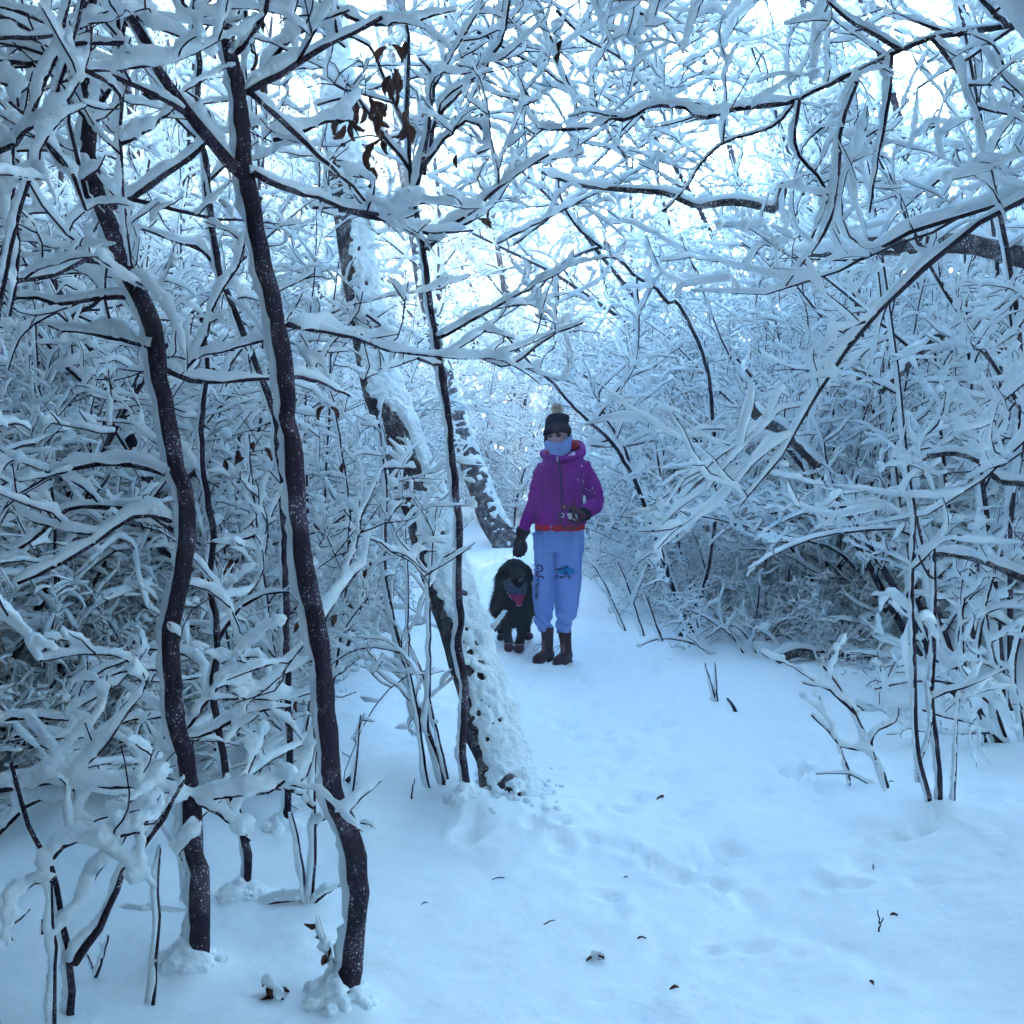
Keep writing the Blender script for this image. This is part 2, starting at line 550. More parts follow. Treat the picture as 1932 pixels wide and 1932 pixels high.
def make_shrub(seed, kind):
    rng = np.random.default_rng(seed)
    stems, twigs = [], []
    ns = rng.integers(6, 9) if kind != 'tall' else rng.integers(4, 6)
    for i in range(ns):
        az = 2 * math.pi * (i + rng.random()) / ns
        if kind == 'upright':
            lean, L, dr, wg = rng.uniform(0.05, 0.4), rng.uniform(2.2, 3.6), -0.05, 0.07
        elif kind == 'tall':
            lean, L, dr, wg = rng.uniform(0.1, 0.6), rng.uniform(3.6, 5.6), -0.10, 0.08
        else:
            lean, L, dr, wg = rng.uniform(0.2, 0.95), rng.uniform(1.5, 2.9), -0.30, 0.13
        d = np.array((math.cos(az) * math.sin(lean), math.sin(az) * math.sin(lean), math.cos(lean)))
        p = grow(rng, np.array((math.cos(az) * 0.12, math.sin(az) * 0.12, -0.12)), d, L, 10, wg, dr)
        r = np.linspace(rng.uniform(0.010, 0.017) * (1.4 if kind == 'tall' else 1), 0.0035, 10)
        stems.append((p, r))
        if kind == 'arching':
            spec = [(4.6, 4, 13, 0.4, 1.15, 30, 85, 0.22, -0.25, 0.05, 8), (8.5, 3, 11, 0.14, 0.5, 30, 85, 0.24, -0.1, 0.06, 6), (6, 0, 4, 0.06, 0.2, 30, 80, 0.14, 0, 0.15, 4)]
        else:
            spec = [(4.2, 4, 20, 0.35, 1.1, 30, 75, 0.17, 0.0, 0.10, 8), (8.5, 3, 11, 0.12, 0.45, 30, 80, 0.20, 0.0, 0.06, 6), (6, 0, 4, 0.06, 0.2, 30, 70, 0.12, 0, 0.15, 4)]
        sprout(rng, p, r, spec, 0, twigs)
    snow = snow_on(rng, resample(stems, 16), 0.011, 0.5) + snow_on(rng, twigs, 0.0122, 0.28)
    return proto_parts(resample(stems, 16), twigs, snow, seed)

def make_tree(seed, H, r0):
    rng = np.random.default_rng(seed)
    twigs = []
    lean = rng.normal(0, 0.12, 2)
    p = grow(rng, np.array((0, 0, -0.2)), np.array((lean[0], lean[1], 1.0)), H, 12, 0.06, 0.02)
    r = np.linspace(r0, 0.012, 12)
    spec = [(2.4, 10, 20, 1.0, 2.5, 35, 80, 0.15, -0.04, 0.10, 9), (3.4, 3, 8, 0.35, 1.0, 30, 75, 0.21, -0.05, 0.12, 7), (7, 2, 8, 0.14, 0.5, 30, 75, 0.20, 0, 0.08, 5), (5, 0, 3, 0.08, 0.25, 30, 70, 0.1, 0, 0.2, 4)]
    sprout(rng, p, r, spec, 0, twigs)
    stems = resample([(p, r)], 24)
    snow = snow_on(rng, stems, 0.018, 0.0) + snow_on(rng, twigs, 0.0140, 0.25, cap=0.04)
    parts = proto_parts(stems, twigs, snow, seed)
    out = ProtoList(("trunk" if n == "stem" else n, m, k) for n, m, k in parts)
    out.probe = parts.probe
    return out

SHRUB_A = [make_shrub(100 + i, 'arching') for i in range(4)]
SHRUB_U = [make_shrub(200 + i, 'upright') for i in range(3)]
SHRUB_T = [make_shrub(250 + i, 'tall') for i in range(2)]
TREES = [make_tree(300 + i, h, r) for i, (h, r) in enumerate([(7.5, .055), (6.2, .045), (8.6, .07), (9.5, .08)])]

def place(parts, name, label, cat, group, x, y, rz, s, tilt=(0, 0)):
    t = thing(name, label, cat, (0, 0, 0), group)
    for n, me, kind in parts:
        o = bpy.data.objects.new(n, me)
        C.objects.link(o)
        o.parent = t
        if kind:
            o['kind'] = kind
    t.location = (x, y, float(gz(x, y, False)))
    t.rotation_mode = 'ZYX'                      # turned about its own stem first, then leaned
    t.rotation_euler = (tilt[0], tilt[1], rz)
    t.scale = (s, s, s)
    return t

prng = np.random.default_rng(11)

def right_edge(y):      # where the thicket right of the path begins
    return np.interp(y, [4.0, 5.4, 6.8, 8.3, 12, 16, 20], [3.5, 3.05, 2.35, 1.60, 1.35, 1.2, 0.6])

def left_edge(y):       # where the thicket left of the path ends
    return np.interp(y, [3.5, 4.2, 5.2, 7.5, 10, 16, 20], [-2.2, -1.35, -1.05, -1.1, -1.5, -1.9, -0.6])

# thicket right of the path
y = 5.0
while y < 15:
    x = right_edge(y) - 0.35 + prng.uniform(0, 0.4)
    xm = 0.52 * y + 1.0
    while x < xm:
        pr = SHRUB_A if prng.random() < 0.72 else SHRUB_U
        pr, s_, yy = pr[prng.integers(len(pr))], prng.uniform(.75, 1.12), y + prng.uniform(-.3, .3)
        got = fit(pr, x, yy, s_, 1, prng)
        if got:
            place(pr, "snowy_shrub", "snow-caked shrub in the tangled thicket right of the path", "shrub", "shrubs of the thicket right of the path", got[0], yy, got[1], s_)
        x += prng.uniform(0.7, 1.1)
    y += prng.uniform(0.75, 1.05)
# thicket left of the path
y = 4.0
while y < 15:
    x = left_edge(y) + 0.2 - prng.uniform(0, 0.4)
    xm = -0.52 * y - 1.0
    while x > xm:
        pr = SHRUB_U if prng.random() < 0.65 else SHRUB_A
        pr, s_, yy = pr[prng.integers(len(pr))], prng.uniform(.75, 1.12), y + prng.uniform(-.3, .3)
        got = fit(pr, x, yy, s_, -1, prng)
        if got:
            place(pr, "snowy_shrub", "snow-caked shrub standing behind the dark trunks left of the path", "shrub", "shrubs of the thicket left of the path", got[0], yy, got[1], s_)
        x -= prng.uniform(0.8, 1.25)
    y += prng.uniform(0.85, 1.15)
for (x, y) in [(2.75, 5.1), (3.1, 5.5), (2.6, 5.7), (3.3, 6.1), (2.35, 6.2), (2.9, 6.6), (3.6, 5.0)]:
    pr, s_ = SHRUB_A[prng.integers(4)], prng.uniform(.7, .95)
    got = fit(pr, x, y, s_, 1, prng, tries=30)
    if got and got[0] < .5 * y + .9:
        place(pr, "snowy_shrub", "snow-caked shrub in the tangled thicket right of the path", "shrub", "shrubs of the thicket right of the path", got[0], y, got[1], s_)
# low bushes filling the foot of both thickets
for side in (-1, 1):
    y = 4.3 if side < 0 else 5.4
    while y < 12:
        edge = left_edge(y) - 0.1 if side < 0 else right_edge(y) - 0.15
        x = edge + side * prng.uniform(0, 0.4)
        while abs(x) < min(0.52 * y + .6, abs(edge) + 3.2):
            pr, s_, yy = SHRUB_A[prng.integers(4)], prng.uniform(.34, .6), y + prng.uniform(-.25, .25)
            got = fit(pr, x, yy, s_, side, prng)
            word = "left" if side < 0 else "right"
            if got:
                place(pr, "low_shrub", "knee-high snowy bush at the foot of the thicket " + word + " of the path", "shrub", "low bushes at the foot of the thicket " + word + " of the path", got[0], yy, got[1], s_)
            x += side * prng.uniform(.5, .9)
        y += prng.uniform(.6, .9)
# tall shrubs and slim trees between the shrubs on both sides
for side in (-1, 1):
    y = 4.8
    while y < 16:
        edge = left_edge(y) - 0.3 if side < 0 else right_edge(y) - 0.1
        x = edge + side * prng.uniform(0, 0.8)
        while abs(x) < 0.52 * y + 1.8:
            word = "left" if side < 0 else "right"
            tall = prng.random() < (.35 if side < 0 else .85 if y < 11 else .4)
            pr = SHRUB_T[prng.integers(len(SHRUB_T))] if tall else TREES[prng.integers(4)]
            s_, yy = prng.uniform(.75, 1.1), y + prng.uniform(-.4, .4)
            lean = -side * prng.uniform(.0, .3)
            if 7.5 < y and abs(x) < 3.3 and not tall or 6 < y < 10 and abs(x) < 2.3 and prng.random() < .6 or y > 9 and abs(x) < 2.4 or .27 < x / y < .46 and prng.random() < .2:
                x += side * .6
                continue
            got = fit(pr, x, yy, s_, side, prng, tilt=lean)
            if got and tall:
                place(pr, "snowy_shrub", "tall many-stemmed snow-caked shrub in the thicket " + word + " of the path", "shrub", "tall shrubs of the thicket " + word + " of the path", got[0], yy, got[1], s_, (0, lean))
            elif got:
                place(pr, "snowy_tree", "slim snow-laden tree rising from the thicket " + word + " of the path", "tree", "trees in the thicket " + word + " of the path", got[0], yy, got[1], s_, (0, lean))
            x += side * prng.uniform(.75, 1.2)
        y += prng.uniform(.95, 1.25)
for (x, y, ln_) in [(-3.9, 20.4, .1), (3.8, 20.0, -.1), (-.6, 25, 0), (1.0, 26, 0), (-2.6, 24.5, 0), (2.8, 24, 0), (0, 29, 0), (-1.6, 28, 0), (1.8, 30, 0)]:
    pr, s_ = TREES[prng.integers(4)], prng.uniform(1.15, 1.5)
    got = fit(pr, x, y, s_, int(math.copysign(1, x)), prng, tilt=ln_, tries=20)
    if got:
        place(pr, "snowy_tree", "slender snowy tree leaning its crown over the path beyond the walker", "tree", "trees leaning over the path beyond the walker", got[0], y, got[1], s_, (0, ln_))
# the far wood beyond the bend of the path
y = 17.0
while y < 46:
    x = -0.55 * y - 2
    while x < 0.55 * y + 2:
        if 0.30 < x / y < 0.46 and prng.random() < 0.55 or -1.8 < x - 0.387 * (y - 13) < 1.4 and prng.random() < 0.85:
            x += prng.uniform(1.5, 2.5)
            continue
        pr, s_, yy = TREES[prng.integers(len(TREES))], prng.uniform(1.0, 1.45), y + prng.uniform(-1, 1)
        if y < 25 and abs(x) < 5 and prng.random() < .6:
            x += 1.0
            continue
        got = fit(pr, x + prng.uniform(-.6, .6), yy, s_, 1 if x > 0 else -1, prng)
        if got:
            place(pr, "snowy_tree", "white snow-laden tree in the far wood beyond the bend of the path", "tree", "trees of the far wood", got[0], yy, got[1], s_)
        x += prng.uniform(1.2, 2.1) * (1 + (y - 17) / 40)
    y += 2.2 + (y - 17) * 0.12
for k in range(16):
    y = prng.uniform(16.5, 21)
    place(SHRUB_U[k % 3] if k % 3 else SHRUB_A[k % 4], "snowy_shrub", "white shrub at the far end of the path behind the walker", "shrub", "shrubs at the far end of the path",
          -5.5 + 11 * (k + prng.random()) / 16, y, prng.uniform(-.7, .7), prng.uniform(.9, 1.3))
# unseen trees and shrubs added around the camera to shade the near snow
brng = np.random.default_rng(31)
y = -9.0
while y < 4.5:
    x = -8.5
    while x < 8.5:
        if abs(x) > max(0.9 if y > -1.5 else 0.0, 0.52 * y + 1.0) and not (y > 3 and abs(x) < 3.2):
            pr, s_ = TREES[brng.integers(len(TREES))], brng.uniform(1.0, 1.4)
            lean = -np.sign(x) * brng.uniform(.1, .5)
            got = fit(pr, x, y, s_, 1 if x > 0 else -1, brng, allow=8, tilt=lean)
            if got:
                place(pr, "snowy_tree", "unseen snow-laden tree added beside or behind the camera to shade the near snow", "tree", "shade trees added around the camera", got[0], y, got[1], s_, (0, lean))
        x += brng.uniform(1.25, 1.85)
    y += brng.uniform(1.15, 1.55)
for k, (x, y) in enumerate([(2.6, .3), (-2.6, .6), (3.4, 1.6), (-3.3, 1.7), (3.9, 2.6), (-3.7, 2.8), (4.4, 3.6), (3.0, -.8), (-2.9, -.7), (2.4, -2.0), (-2.3, -2.2), (.3, -2.6), (-.6, -4.0), (1.2, -4.4), (4.9, 4.4), (5.2, 2.2), (-4.6, 3.6), (5.6, 3.4),
                            (.9, -1.7), (-1.0, -1.8), (3.6, .7), (-3.8, .3), (6.0, 4.6), (4.2, 5.0), (2.2, -.4), (-2.2, -.2), (2.7, 1.2), (-2.6, 1.4), (3.0, 2.0), (-3.0, 2.2), (1.8, -1.2), (-1.8, -1.3), (3.4, 2.9), (.4, -3.4), (-.2, -2.2), (2.0, -3.2), (-2.2, -3.4)]):
    for lean in (.85, .7, .55, .4, .25, .1):  # added trees leaned in to close the sky overhead
        pr, s_ = TREES[k % 4], brng.uniform(1.0, 1.3)
        ln_ = -math.copysign(lean, x) if abs(x) > 1.4 else brng.uniform(-.2, .2)
        got = fit(pr, x, y, s_, 1 if x > 0 else -1, brng, allow=9, tilt=ln_, tries=26)
        if got:
            place(pr, "snowy_tree", "unseen snow-laden tree added beside or behind the camera to shade the near snow", "tree", "shade trees added around the camera", got[0], y, got[1], s_, (0, ln_))
            break
for k, (x, y) in enumerate([(3.2, 2.2), (3.9, 3.2), (3.4, 1.0), (4.6, 4.2), (2.8, -.4), (-3.0, 1.2), (-3.4, 2.4), (-2.6, -.6), (4.4, 2.2), (5.0, 3.3), (0, -3), (1.6, -2.6), (-1.6, -2.8), (3.0, -2.4), (-3.2, -2.4), (.8, -4), (-.8, -4.2), (2.4, -4.2), (-2.6, -4.2), (4.2, -2.6), (-4.2, -2), (4.4, -.4), (-4.4, .4), (5.4, 1.4), (5.8, 2.8), (6.2, 3.8), (4.0, -4.4), (-4, -4.4)]):
    pr = SHRUB_A[k % 4]  # added shrubs that block low sky light around the camera
    got = fit(pr, x, y, 1.1, 1 if x > 0 else -1, brng)
    if got:
        place(pr, "snowy_shrub", "unseen snow-caked shrub added around the camera to shade the near snow", "shrub", "shade shrubs added around the camera", got[0], y, got[1], 1.1)
for k, (x, y) in enumerate([(.4, -1.6), (-.9, -2.0), (1.3, -2.1), (-2.0, -1.6), (2.2, -1.5), (.1, -3.0), (-1.5, -3.2), (1.8, -3.3), (3.0, -2.2), (-3.0, -2.3), (.9, -1.2), (-.5, -1.3), (-1.5, -1.1), (1.8, -.8), (2.6, -.9), (-2.5, -.9), (.6, -2.4), (-.7, -2.8), (1.0, -3.6)]):
    for lean in (-.75, -.6, -.45, -.3, -.15):  # added trees leaning forward over the camera to darken the near ground
        pr, s_ = TREES[k % 4], brng.uniform(1.0, 1.35)
        got = fit(pr, x, y, s_, 1 if x > 0 else -1, brng, allow=9, tilt=-.12 * x, tilt_x=lean, tries=26)
        if got:
            place(pr, "snowy_tree", "unseen snow-laden tree added beside or behind the camera to shade the near snow", "tree", "shade trees added around the camera", got[0], y, got[1], s_, (lean, -.12 * x))
            break
sun_mat = bpy.data.materials.new("sun_light")
sun_mat.use_nodes = True
sun_mat.node_tree.nodes.clear()
se = sun_mat.node_tree.nodes.new("ShaderNodeEmission")
se.inputs['Color'].default_value = (1, .93, .75, 1)
se.inputs['Strength'].default_value = 60
so = sun_mat.node_tree.nodes.new("ShaderNodeOutputMaterial")
sun_mat.node_tree.links.new(se.outputs[0], so.inputs['Surface'])
sc_ = np.array((0, 0, CAM_H)) + np.array(SUN_DIR) * 900
th_, ph_ = np.meshgrid(np.linspace(.05, math.pi - .05, 16), np.linspace(0, 2 * math.pi, 24, endpoint=False), indexing='ij')
sv = np.stack([np.sin(th_) * np.cos(ph_), np.sin(th_) * np.sin(ph_), np.cos(th_)], -1).reshape(-1, 3) * 7.5 + sc_
si = np.arange(16 * 24).reshape(16, 24); sx = np.roll(si, -1, 1)
sun_ball = link("sun", make_mesh("sun", sv, [np.stack([si[:-1], sx[:-1], sx[1:], si[1:]], -1).reshape(-1, 4), si[:1, ::-1], si[-1:]], sun_mat))
sun_ball['kind'] = 'structure'
sun_ball['label'] = 'low winter sun glinting through the branches at upper right'
haze_box(-95, 95, -45, 125, -2.0, 16.0)
# ------------------------------------------------------------------ solid-building helpers for the figure and the dog
def ring_loft(rings, n=28):
    """rings: (centre, U radius vector, V radius vector)"""
    a = np.arange(n) * 2 * np.pi / n
    v = np.array([[np.array(c) + np.cos(t) * np.array(u) + np.sin(t) * np.array(w) for t in a] for c, u, w in rings]).reshape(-1, 3)
    m = len(rings)
    idx = np.arange(m * n).reshape(m, n)
    nx = np.roll(idx, -1, axis=1)
    return v, [np.stack([idx[:-1], nx[:-1], nx[1:], idx[1:]], -1).reshape(-1, 4), idx[:1, ::-1], idx[-1:]]

def zloft(rows, n=28):
    """rows: (z, cx, cy, rx, ry)"""
    return ring_loft([((x, y, z), (rx, 0, 0), (0, ry, 0)) for z, x, y, rx, ry in rows], n)

def limb(pts, rad, n=20, flat=None):
    m = max(10, len(pts) * 5)
    p = spline(np.array(pts, float), m)
    r = np.interp(np.linspace(0, 1, m), np.linspace(0, 1, len(rad)), rad)
    return tube_arrays([(p, r)], n)

def ball(c, r, n=20, rot=None):
    rows = []
    for i in range(1, 15):
        t = math.pi * i / 15
        rows.append(((0, 0, -math.cos(t)), (math.sin(t), 0, 0), (0, math.sin(t), 0)))
    v, f = ring_loft(rows, n)
    v = v * np.array(r)
    if rot is not None:
        v = v @ np.array(Matrix.Rotation(rot[0], 3, rot[1])).T
    return v + np.array(c), f

def merge(parts):
    V, F, b = [], {}, 0
    for v, fl in parts:
        V.append(v)
        for f in fl:
            F.setdefault(f.shape[1], []).append(f + b)
        b += len(v)
    return np.concatenate(V), [np.concatenate(x) for x in F.values()]

def union(name, parts, voxel, smooth, mat, parent, wrinkle=None):
    v, f = merge(parts)
    me = make_mesh(name, v, f, mat)
    t = bpy.data.objects.new("tmp", me)
    C.objects.link(t)
    m = t.modifiers.new("r", 'REMESH')
    m.mode = 'VOXEL'
    m.voxel_size = voxel
    m.use_smooth_shade = True
    s = t.modifiers.new("s", 'SMOOTH')
    s.factor, s.iterations = 0.5, smooth
    dg = bpy.context.evaluated_depsgraph_get()
    new = bpy.data.meshes.new_from_object(t.evaluated_get(dg))
    bpy.data.objects.remove(t)
    new.name = name
    if wrinkle is not None:
        n = len(new.vertices)
        co = np.empty(n * 3, np.float32); new.vertices.foreach_get("co", co)
        no = np.empty(n * 3, np.float32); new.vertices.foreach_get("normal", no)
        co, no = co.reshape(-1, 3), no.reshape(-1, 3)
        new.vertices.foreach_set("co", (co + no * wrinkle(co)[:, None]).astype(np.float32).ravel())
    new.polygons.foreach_set("use_smooth", np.ones(len(new.polygons), bool))
    new.materials.clear()
    new.materials.append(mat)
    new.update()
    return link(name, new, parent)

def bvh(o):
    me = o.data
    return BVHTree.FromPolygons([Vector(v.co) for v in me.vertices], [list(p.vertices) for p in me.polygons])

def on_surface(tree, u, v):
    d = Vector(ray(u, v)).normalized()
    loc, no, _, dist = tree.ray_cast(Vector((0, 0, CAM_H)), d, 30)
    if loc is None:
        return None
    if no.dot(d) > 0:
        no = -no
    return np.array(loc), np.array(no)

def stroke(tree, pix, w, lift=0.0025, taper=True, n=None):
    """a printed or sewn line following the cloth: a thin ribbon lying on the surface"""
    pix = np.array(pix, float)
    n = n or max(6, int(np.linalg.norm(np.diff(pix, axis=0), axis=1).sum() / 0.9))
    q = spline(np.c_[pix, np.zeros(len(pix))], n)[:, :2]
    hits = [on_surface(tree, a, b) for a, b in q]
    hits = [h for h in hits if h is not None]
    if len(hits) < 2:
        return None
    p = np.array([h[0] + h[1] * lift for h in hits]); nn = np.array([h[1] for h in hits])
    T = nrm(np.gradient(p, axis=0))
    B = nrm(np.cross(T, nn))
    ww = np.full(len(p), w)
    if taper:
        ww = w * (0.55 + 0.45 * np.sin(np.linspace(0.15, math.pi - .15, len(p))))
    v = np.stack([p - B * ww[:, None], p + nn * lift * .5, p + B * ww[:, None]], 1).reshape(-1, 3)
    i = np.arange(len(p) * 3).reshape(-1, 3)
    f = np.concatenate([np.stack([i[:-1, k], i[:-1, k + 1], i[1:, k + 1], i[1:, k]], -1) for k in (0, 1)])
    return v, [f]

def patch(tree, pix, lift=0.0018, rings=4):
    pix = np.array(pix, float)
    c = pix.mean(0)
    V, n = [], len(pix)
    for k in range(rings + 1):
        for p in pix:
            h = on_surface(tree, *(c + (p - c) * max(.02, k / rings)))
            V.append(h[0] + h[1] * lift if h is not None else V[-1])
    i = np.arange((rings + 1) * n).reshape(rings + 1, n)
    nx = np.roll(i, -1, axis=1)
    return np.array(V), [np.stack([i[:-1], nx[:-1], nx[1:], i[1:]], -1).reshape(-1, 4)]

def blades(name, pos, dirs, lens, width, mat, parent, rng, curl=0.25):
    """hair: thin tapering blades"""
    m = len(pos)
    side = nrm(np.cross(dirs, rng.normal(0, 1, (m, 3))))
    down_ = np.array((0, 0, -1.0))
    a = pos
    b = pos + dirs * lens[:, None] * 0.5
    d2 = nrm(dirs + down_ * curl + rng.normal(0, .12, (m, 3)))
    c = b + d2 * lens[:, None] * 0.5
    w = width
    V = np.stack([a - side * w, a + side * w, b - side * w * .7, b + side * w * .7, c], 1).reshape(-1, 3)
    i = np.arange(m)[:, None] * 5
    q = np.concatenate([i + 0, i + 1, i + 3, i + 2], 1)
    t = np.concatenate([i + 2, i + 3, i + 4], 1)
    o = link(name, make_mesh(name, V, [q, t], mat), parent)
    o['kind'] = 'stuff'
    return o

def scatter(o, count, rng):
    me = o.data
    me.calc_loop_triangles()
    tri = np.empty(len(me.loop_triangles) * 3, np.int32); me.loop_triangles.foreach_get("vertices", tri); tri = tri.reshape(-1, 3)
    co = np.empty(len(me.vertices) * 3, np.float32); me.vertices.foreach_get("co", co); co = co.reshape(-1, 3).astype(float)
    A, B, Cc_ = co[tri[:, 0]], co[tri[:, 1]], co[tri[:, 2]]
    nn = np.cross(B - A, Cc_ - A)
    ar = np.linalg.norm(nn, axis=1)
    k = rng.choice(len(tri), count, p=ar / ar.sum())
    u, v = rng.random(count), rng.random(count)
    s = u + v > 1
    u[s], v[s] = 1 - u[s], 1 - v[s]
    return A[k] + (B - A)[k] * u[:, None] + (Cc_ - A)[k] * v[:, None], nrm(nn[k])

def noise3(co, s, o=0.0):
    return (noise2(co[:, 0] * s + co[:, 1] * s * .7 + o, co[:, 2] * s + o) + noise2(co[:, 1] * s + 31 + o, co[:, 2] * s * .8 + co[:, 0] * s * .5 + o)) * .5

# ------------------------------------------------------------------ trees and saplings traced one by one
hrng = np.random.default_rng(21)
KEEP_CLEAR = True
TW_NEAR = [(4.0, 2, 12, 0.25, 0.75, 30, 75, 0.17, 0.0, 0.12, 8), (7.5, 1, 7, 0.08, 0.32, 30, 75, 0.20, 0.0, 0.1, 5), (5, 0, 2, 0.05, 0.14, 30, 70, 0.1, 0, 0.2, 4)]
TW_FEW = [(2.4, 1, 6, 0.15, 0.5, 30, 70, 0.18, 0.0, 0.2, 8), (4.5, 0, 3, 0.08, 0.24, 30, 70, 0.18, 0, 0.2, 5)]

def fine(p, r, n):
    q = spline(p, n)
    return q, np.interp(np.linspace(0, 1, n), np.linspace(0, 1, len(r)), r)

def snow_skin(x):
    return .0042 * noise3(x, 42) + .0034 * noise3(x, 105, 7)

def bumpy_snow(rng, p, r, rs, sd, tight=0.9, lump=0.25, lo=0.0):
    """a band of snow plastered along one side of a trunk"""
    n = len(p)
    T = nrm(np.gradient(p, axis=0))
    S = nrm(sd[None] - (T @ sd)[:, None] * T)
    sr = rs * (1 - lump + 2 * lump * rng.random(n)) * np.where(rng.random(n) < 0.06, 0.4, 1.0)
    sr[0] *= 0.5
    sr[-1] *= 0.5
    return p + S * (r * tight + sr * 0.30)[:, None], sr

def collar(root, base, r):
    """snow drifted against the foot of a trunk"""
    L = []
    for k in range(70):
        a = hrng.uniform(0, 6.28)
        w = 1.5 if math.cos(a - 2.9) > 0 else 1.0            # deeper on the windward side
        rr = r * hrng.uniform(.7, 1.3) + hrng.uniform(0, .045) * w
        b = hrng.uniform(.008, .022) * w
        x, y = base[0] + rr * math.cos(a), base[1] + rr * math.sin(a)
        c = np.array((x, y, float(gz(x, y, False)) + b * .15 + max(0, .03 - (rr - r)) * .6 * w))
        ax = nrm(hrng.normal(0, 1, 3))
        L.append((np.array([c - ax * b, c - ax * b * .5, c + ax * b * .5, c + ax * b]), np.array([.3, .85, .85, .3]) * b))
    union("foot_snow", [tube_arrays(L, 7, hrng, .2)], .006, 3, M_crust, root, lambda x: .003 * noise3(x, 70))['kind'] = 'stuff'

def hero(name, label, cat, trunk, rads, branches=(), spec=TW_NEAR, snow_amt=0.013, band=True, part="trunk", bark=None, trunk_twigs=None, wind=(-0.95, 0.30, 0.25)):
    """trunk: points; branches: [(points, r0, r1)]"""
    bark = bark or M_bark
    L = np.linalg.norm(np.diff(trunk, axis=0), axis=1).sum()
    n = int(max(12, L / 0.05))
    p, r = fine(trunk, np.array(rads, float), n)
    p = p + hrng.normal(0, 0.0020, p.shape)
    r = r * (1 + .09 * noise2(np.arange(n) * .55 + hrng.uniform(0, 90), np.zeros(n)) + .06 * noise2(np.arange(n) * 1.7, np.full(n, hrng.uniform(0, 90))))
    for kn in hrng.integers(2, n - 2, max(2, n // 14)):
        r[kn] *= 1.16
    root = thing(name, label, cat, tuple(trunk[0]))
    r = r * (1 + .45 * np.exp(-np.arange(n) * .05 / .10) * (r > .011))
    tr = link(part, tubes(part, [(p, r)], 14, bark, hrng, 0.10), root)
    if trunk[0][1] < 6 and r[0] > .012:
        collar(root, trunk[1] if abs(trunk[1][2]) < abs(trunk[0][2]) else trunk[0], float(r[3]))
    if band:
        q, sr = bumpy_snow(hrng, spline(p, n * 2), np.interp(np.linspace(0, 1, n * 2), np.linspace(0, 1, n), r), 0.004 + 0.55 * np.interp(np.linspace(0, 1, n * 2), np.linspace(0, 1, n), r), np.array(wind))
        link("snow_cover", tubes("snow_cover", [(q, sr)], 10, M_snow, hrng, 0.22), tr)
    twigs, snow = [], []
    if trunk_twigs:
        sprout(hrng, p, r, trunk_twigs, 0, twigs)
    for bp, r0, r1 in branches:
        nb = int(max(8, np.linalg.norm(np.diff(bp, axis=0), axis=1).sum() / 0.05))
        q, rr = fine(bp, np.array((r0, r1)), nb)
        q[1:] += hrng.normal(0, 0.0022, q[1:].shape)
        bo = link("branch", tubes("branch", [(q, rr)], 7, bark, hrng, 0.06), root)
        s = snow_on(hrng, [(q, rr)], snow_amt * 1.15, 0.0, keep=1.0) + snow_on(hrng, [(q[i:i + 4], rr[i:i + 4]) for i in range(1, max(2, nb - 4), 6)], snow_amt * 1.2, 0.5, keep=0.6)
        link("snow_cover", tubes("snow_cover", s + crumbs(s), 8, M_snow, hrng, 0.24), bo)
        sprout(hrng, q, rr, spec, 0, twigs)
    if twigs:
        tw = link("twigs", tubes("twigs", twigs, 5, M_twig), root)
        tw['kind'] = 'stuff'
        ts = snow_on(hrng, twigs, snow_amt, 0.35)
        sn = union("twig_snow", [tube_arrays(ts, 8, hrng, .2)], .0075, 2, M_snow, root, snow_skin) if trunk[0][1] < 5 else link("twig_snow", tubes("twig_snow", ts, 7, M_snow, hrng, 0.2), root)
        sn['kind'] = 'stuff'
    return root

def crumbs(snow, per=2.0):
    """small clods breaking up the smooth ridge"""
    out = []
    for p, r in snow:
        for k in range(int(len(p) * per)):
            i = hrng.integers(0, len(p))
            n_ = nrm(hrng.normal(0, 1, 3))
            b = r[i] * hrng.uniform(.25, .6) + .001
            c = p[i] + n_ * r[i] * hrng.uniform(.6, 1.0)
            ax = nrm(hrng.normal(0, 1, 3))
            out.append((np.array([c - ax * b, c - ax * b * .5, c + ax * b * .5, c + ax * b]), np.array([.3, .85, .85, .3]) * b))
    return out

def up(pts, extra=0.9):
    """carry a traced line on beyond the top of the picture"""
    d = pts[-1] - pts[-3]
    d = d / np.linalg.norm(d)
    return np.vstack([pts, pts[-1] + d * extra * 0.5, pts[-1] + d * extra])

def down(pts, extra=0.15):
    return np.vstack([pts[0] + np.array((0, 0, -extra)), pts])

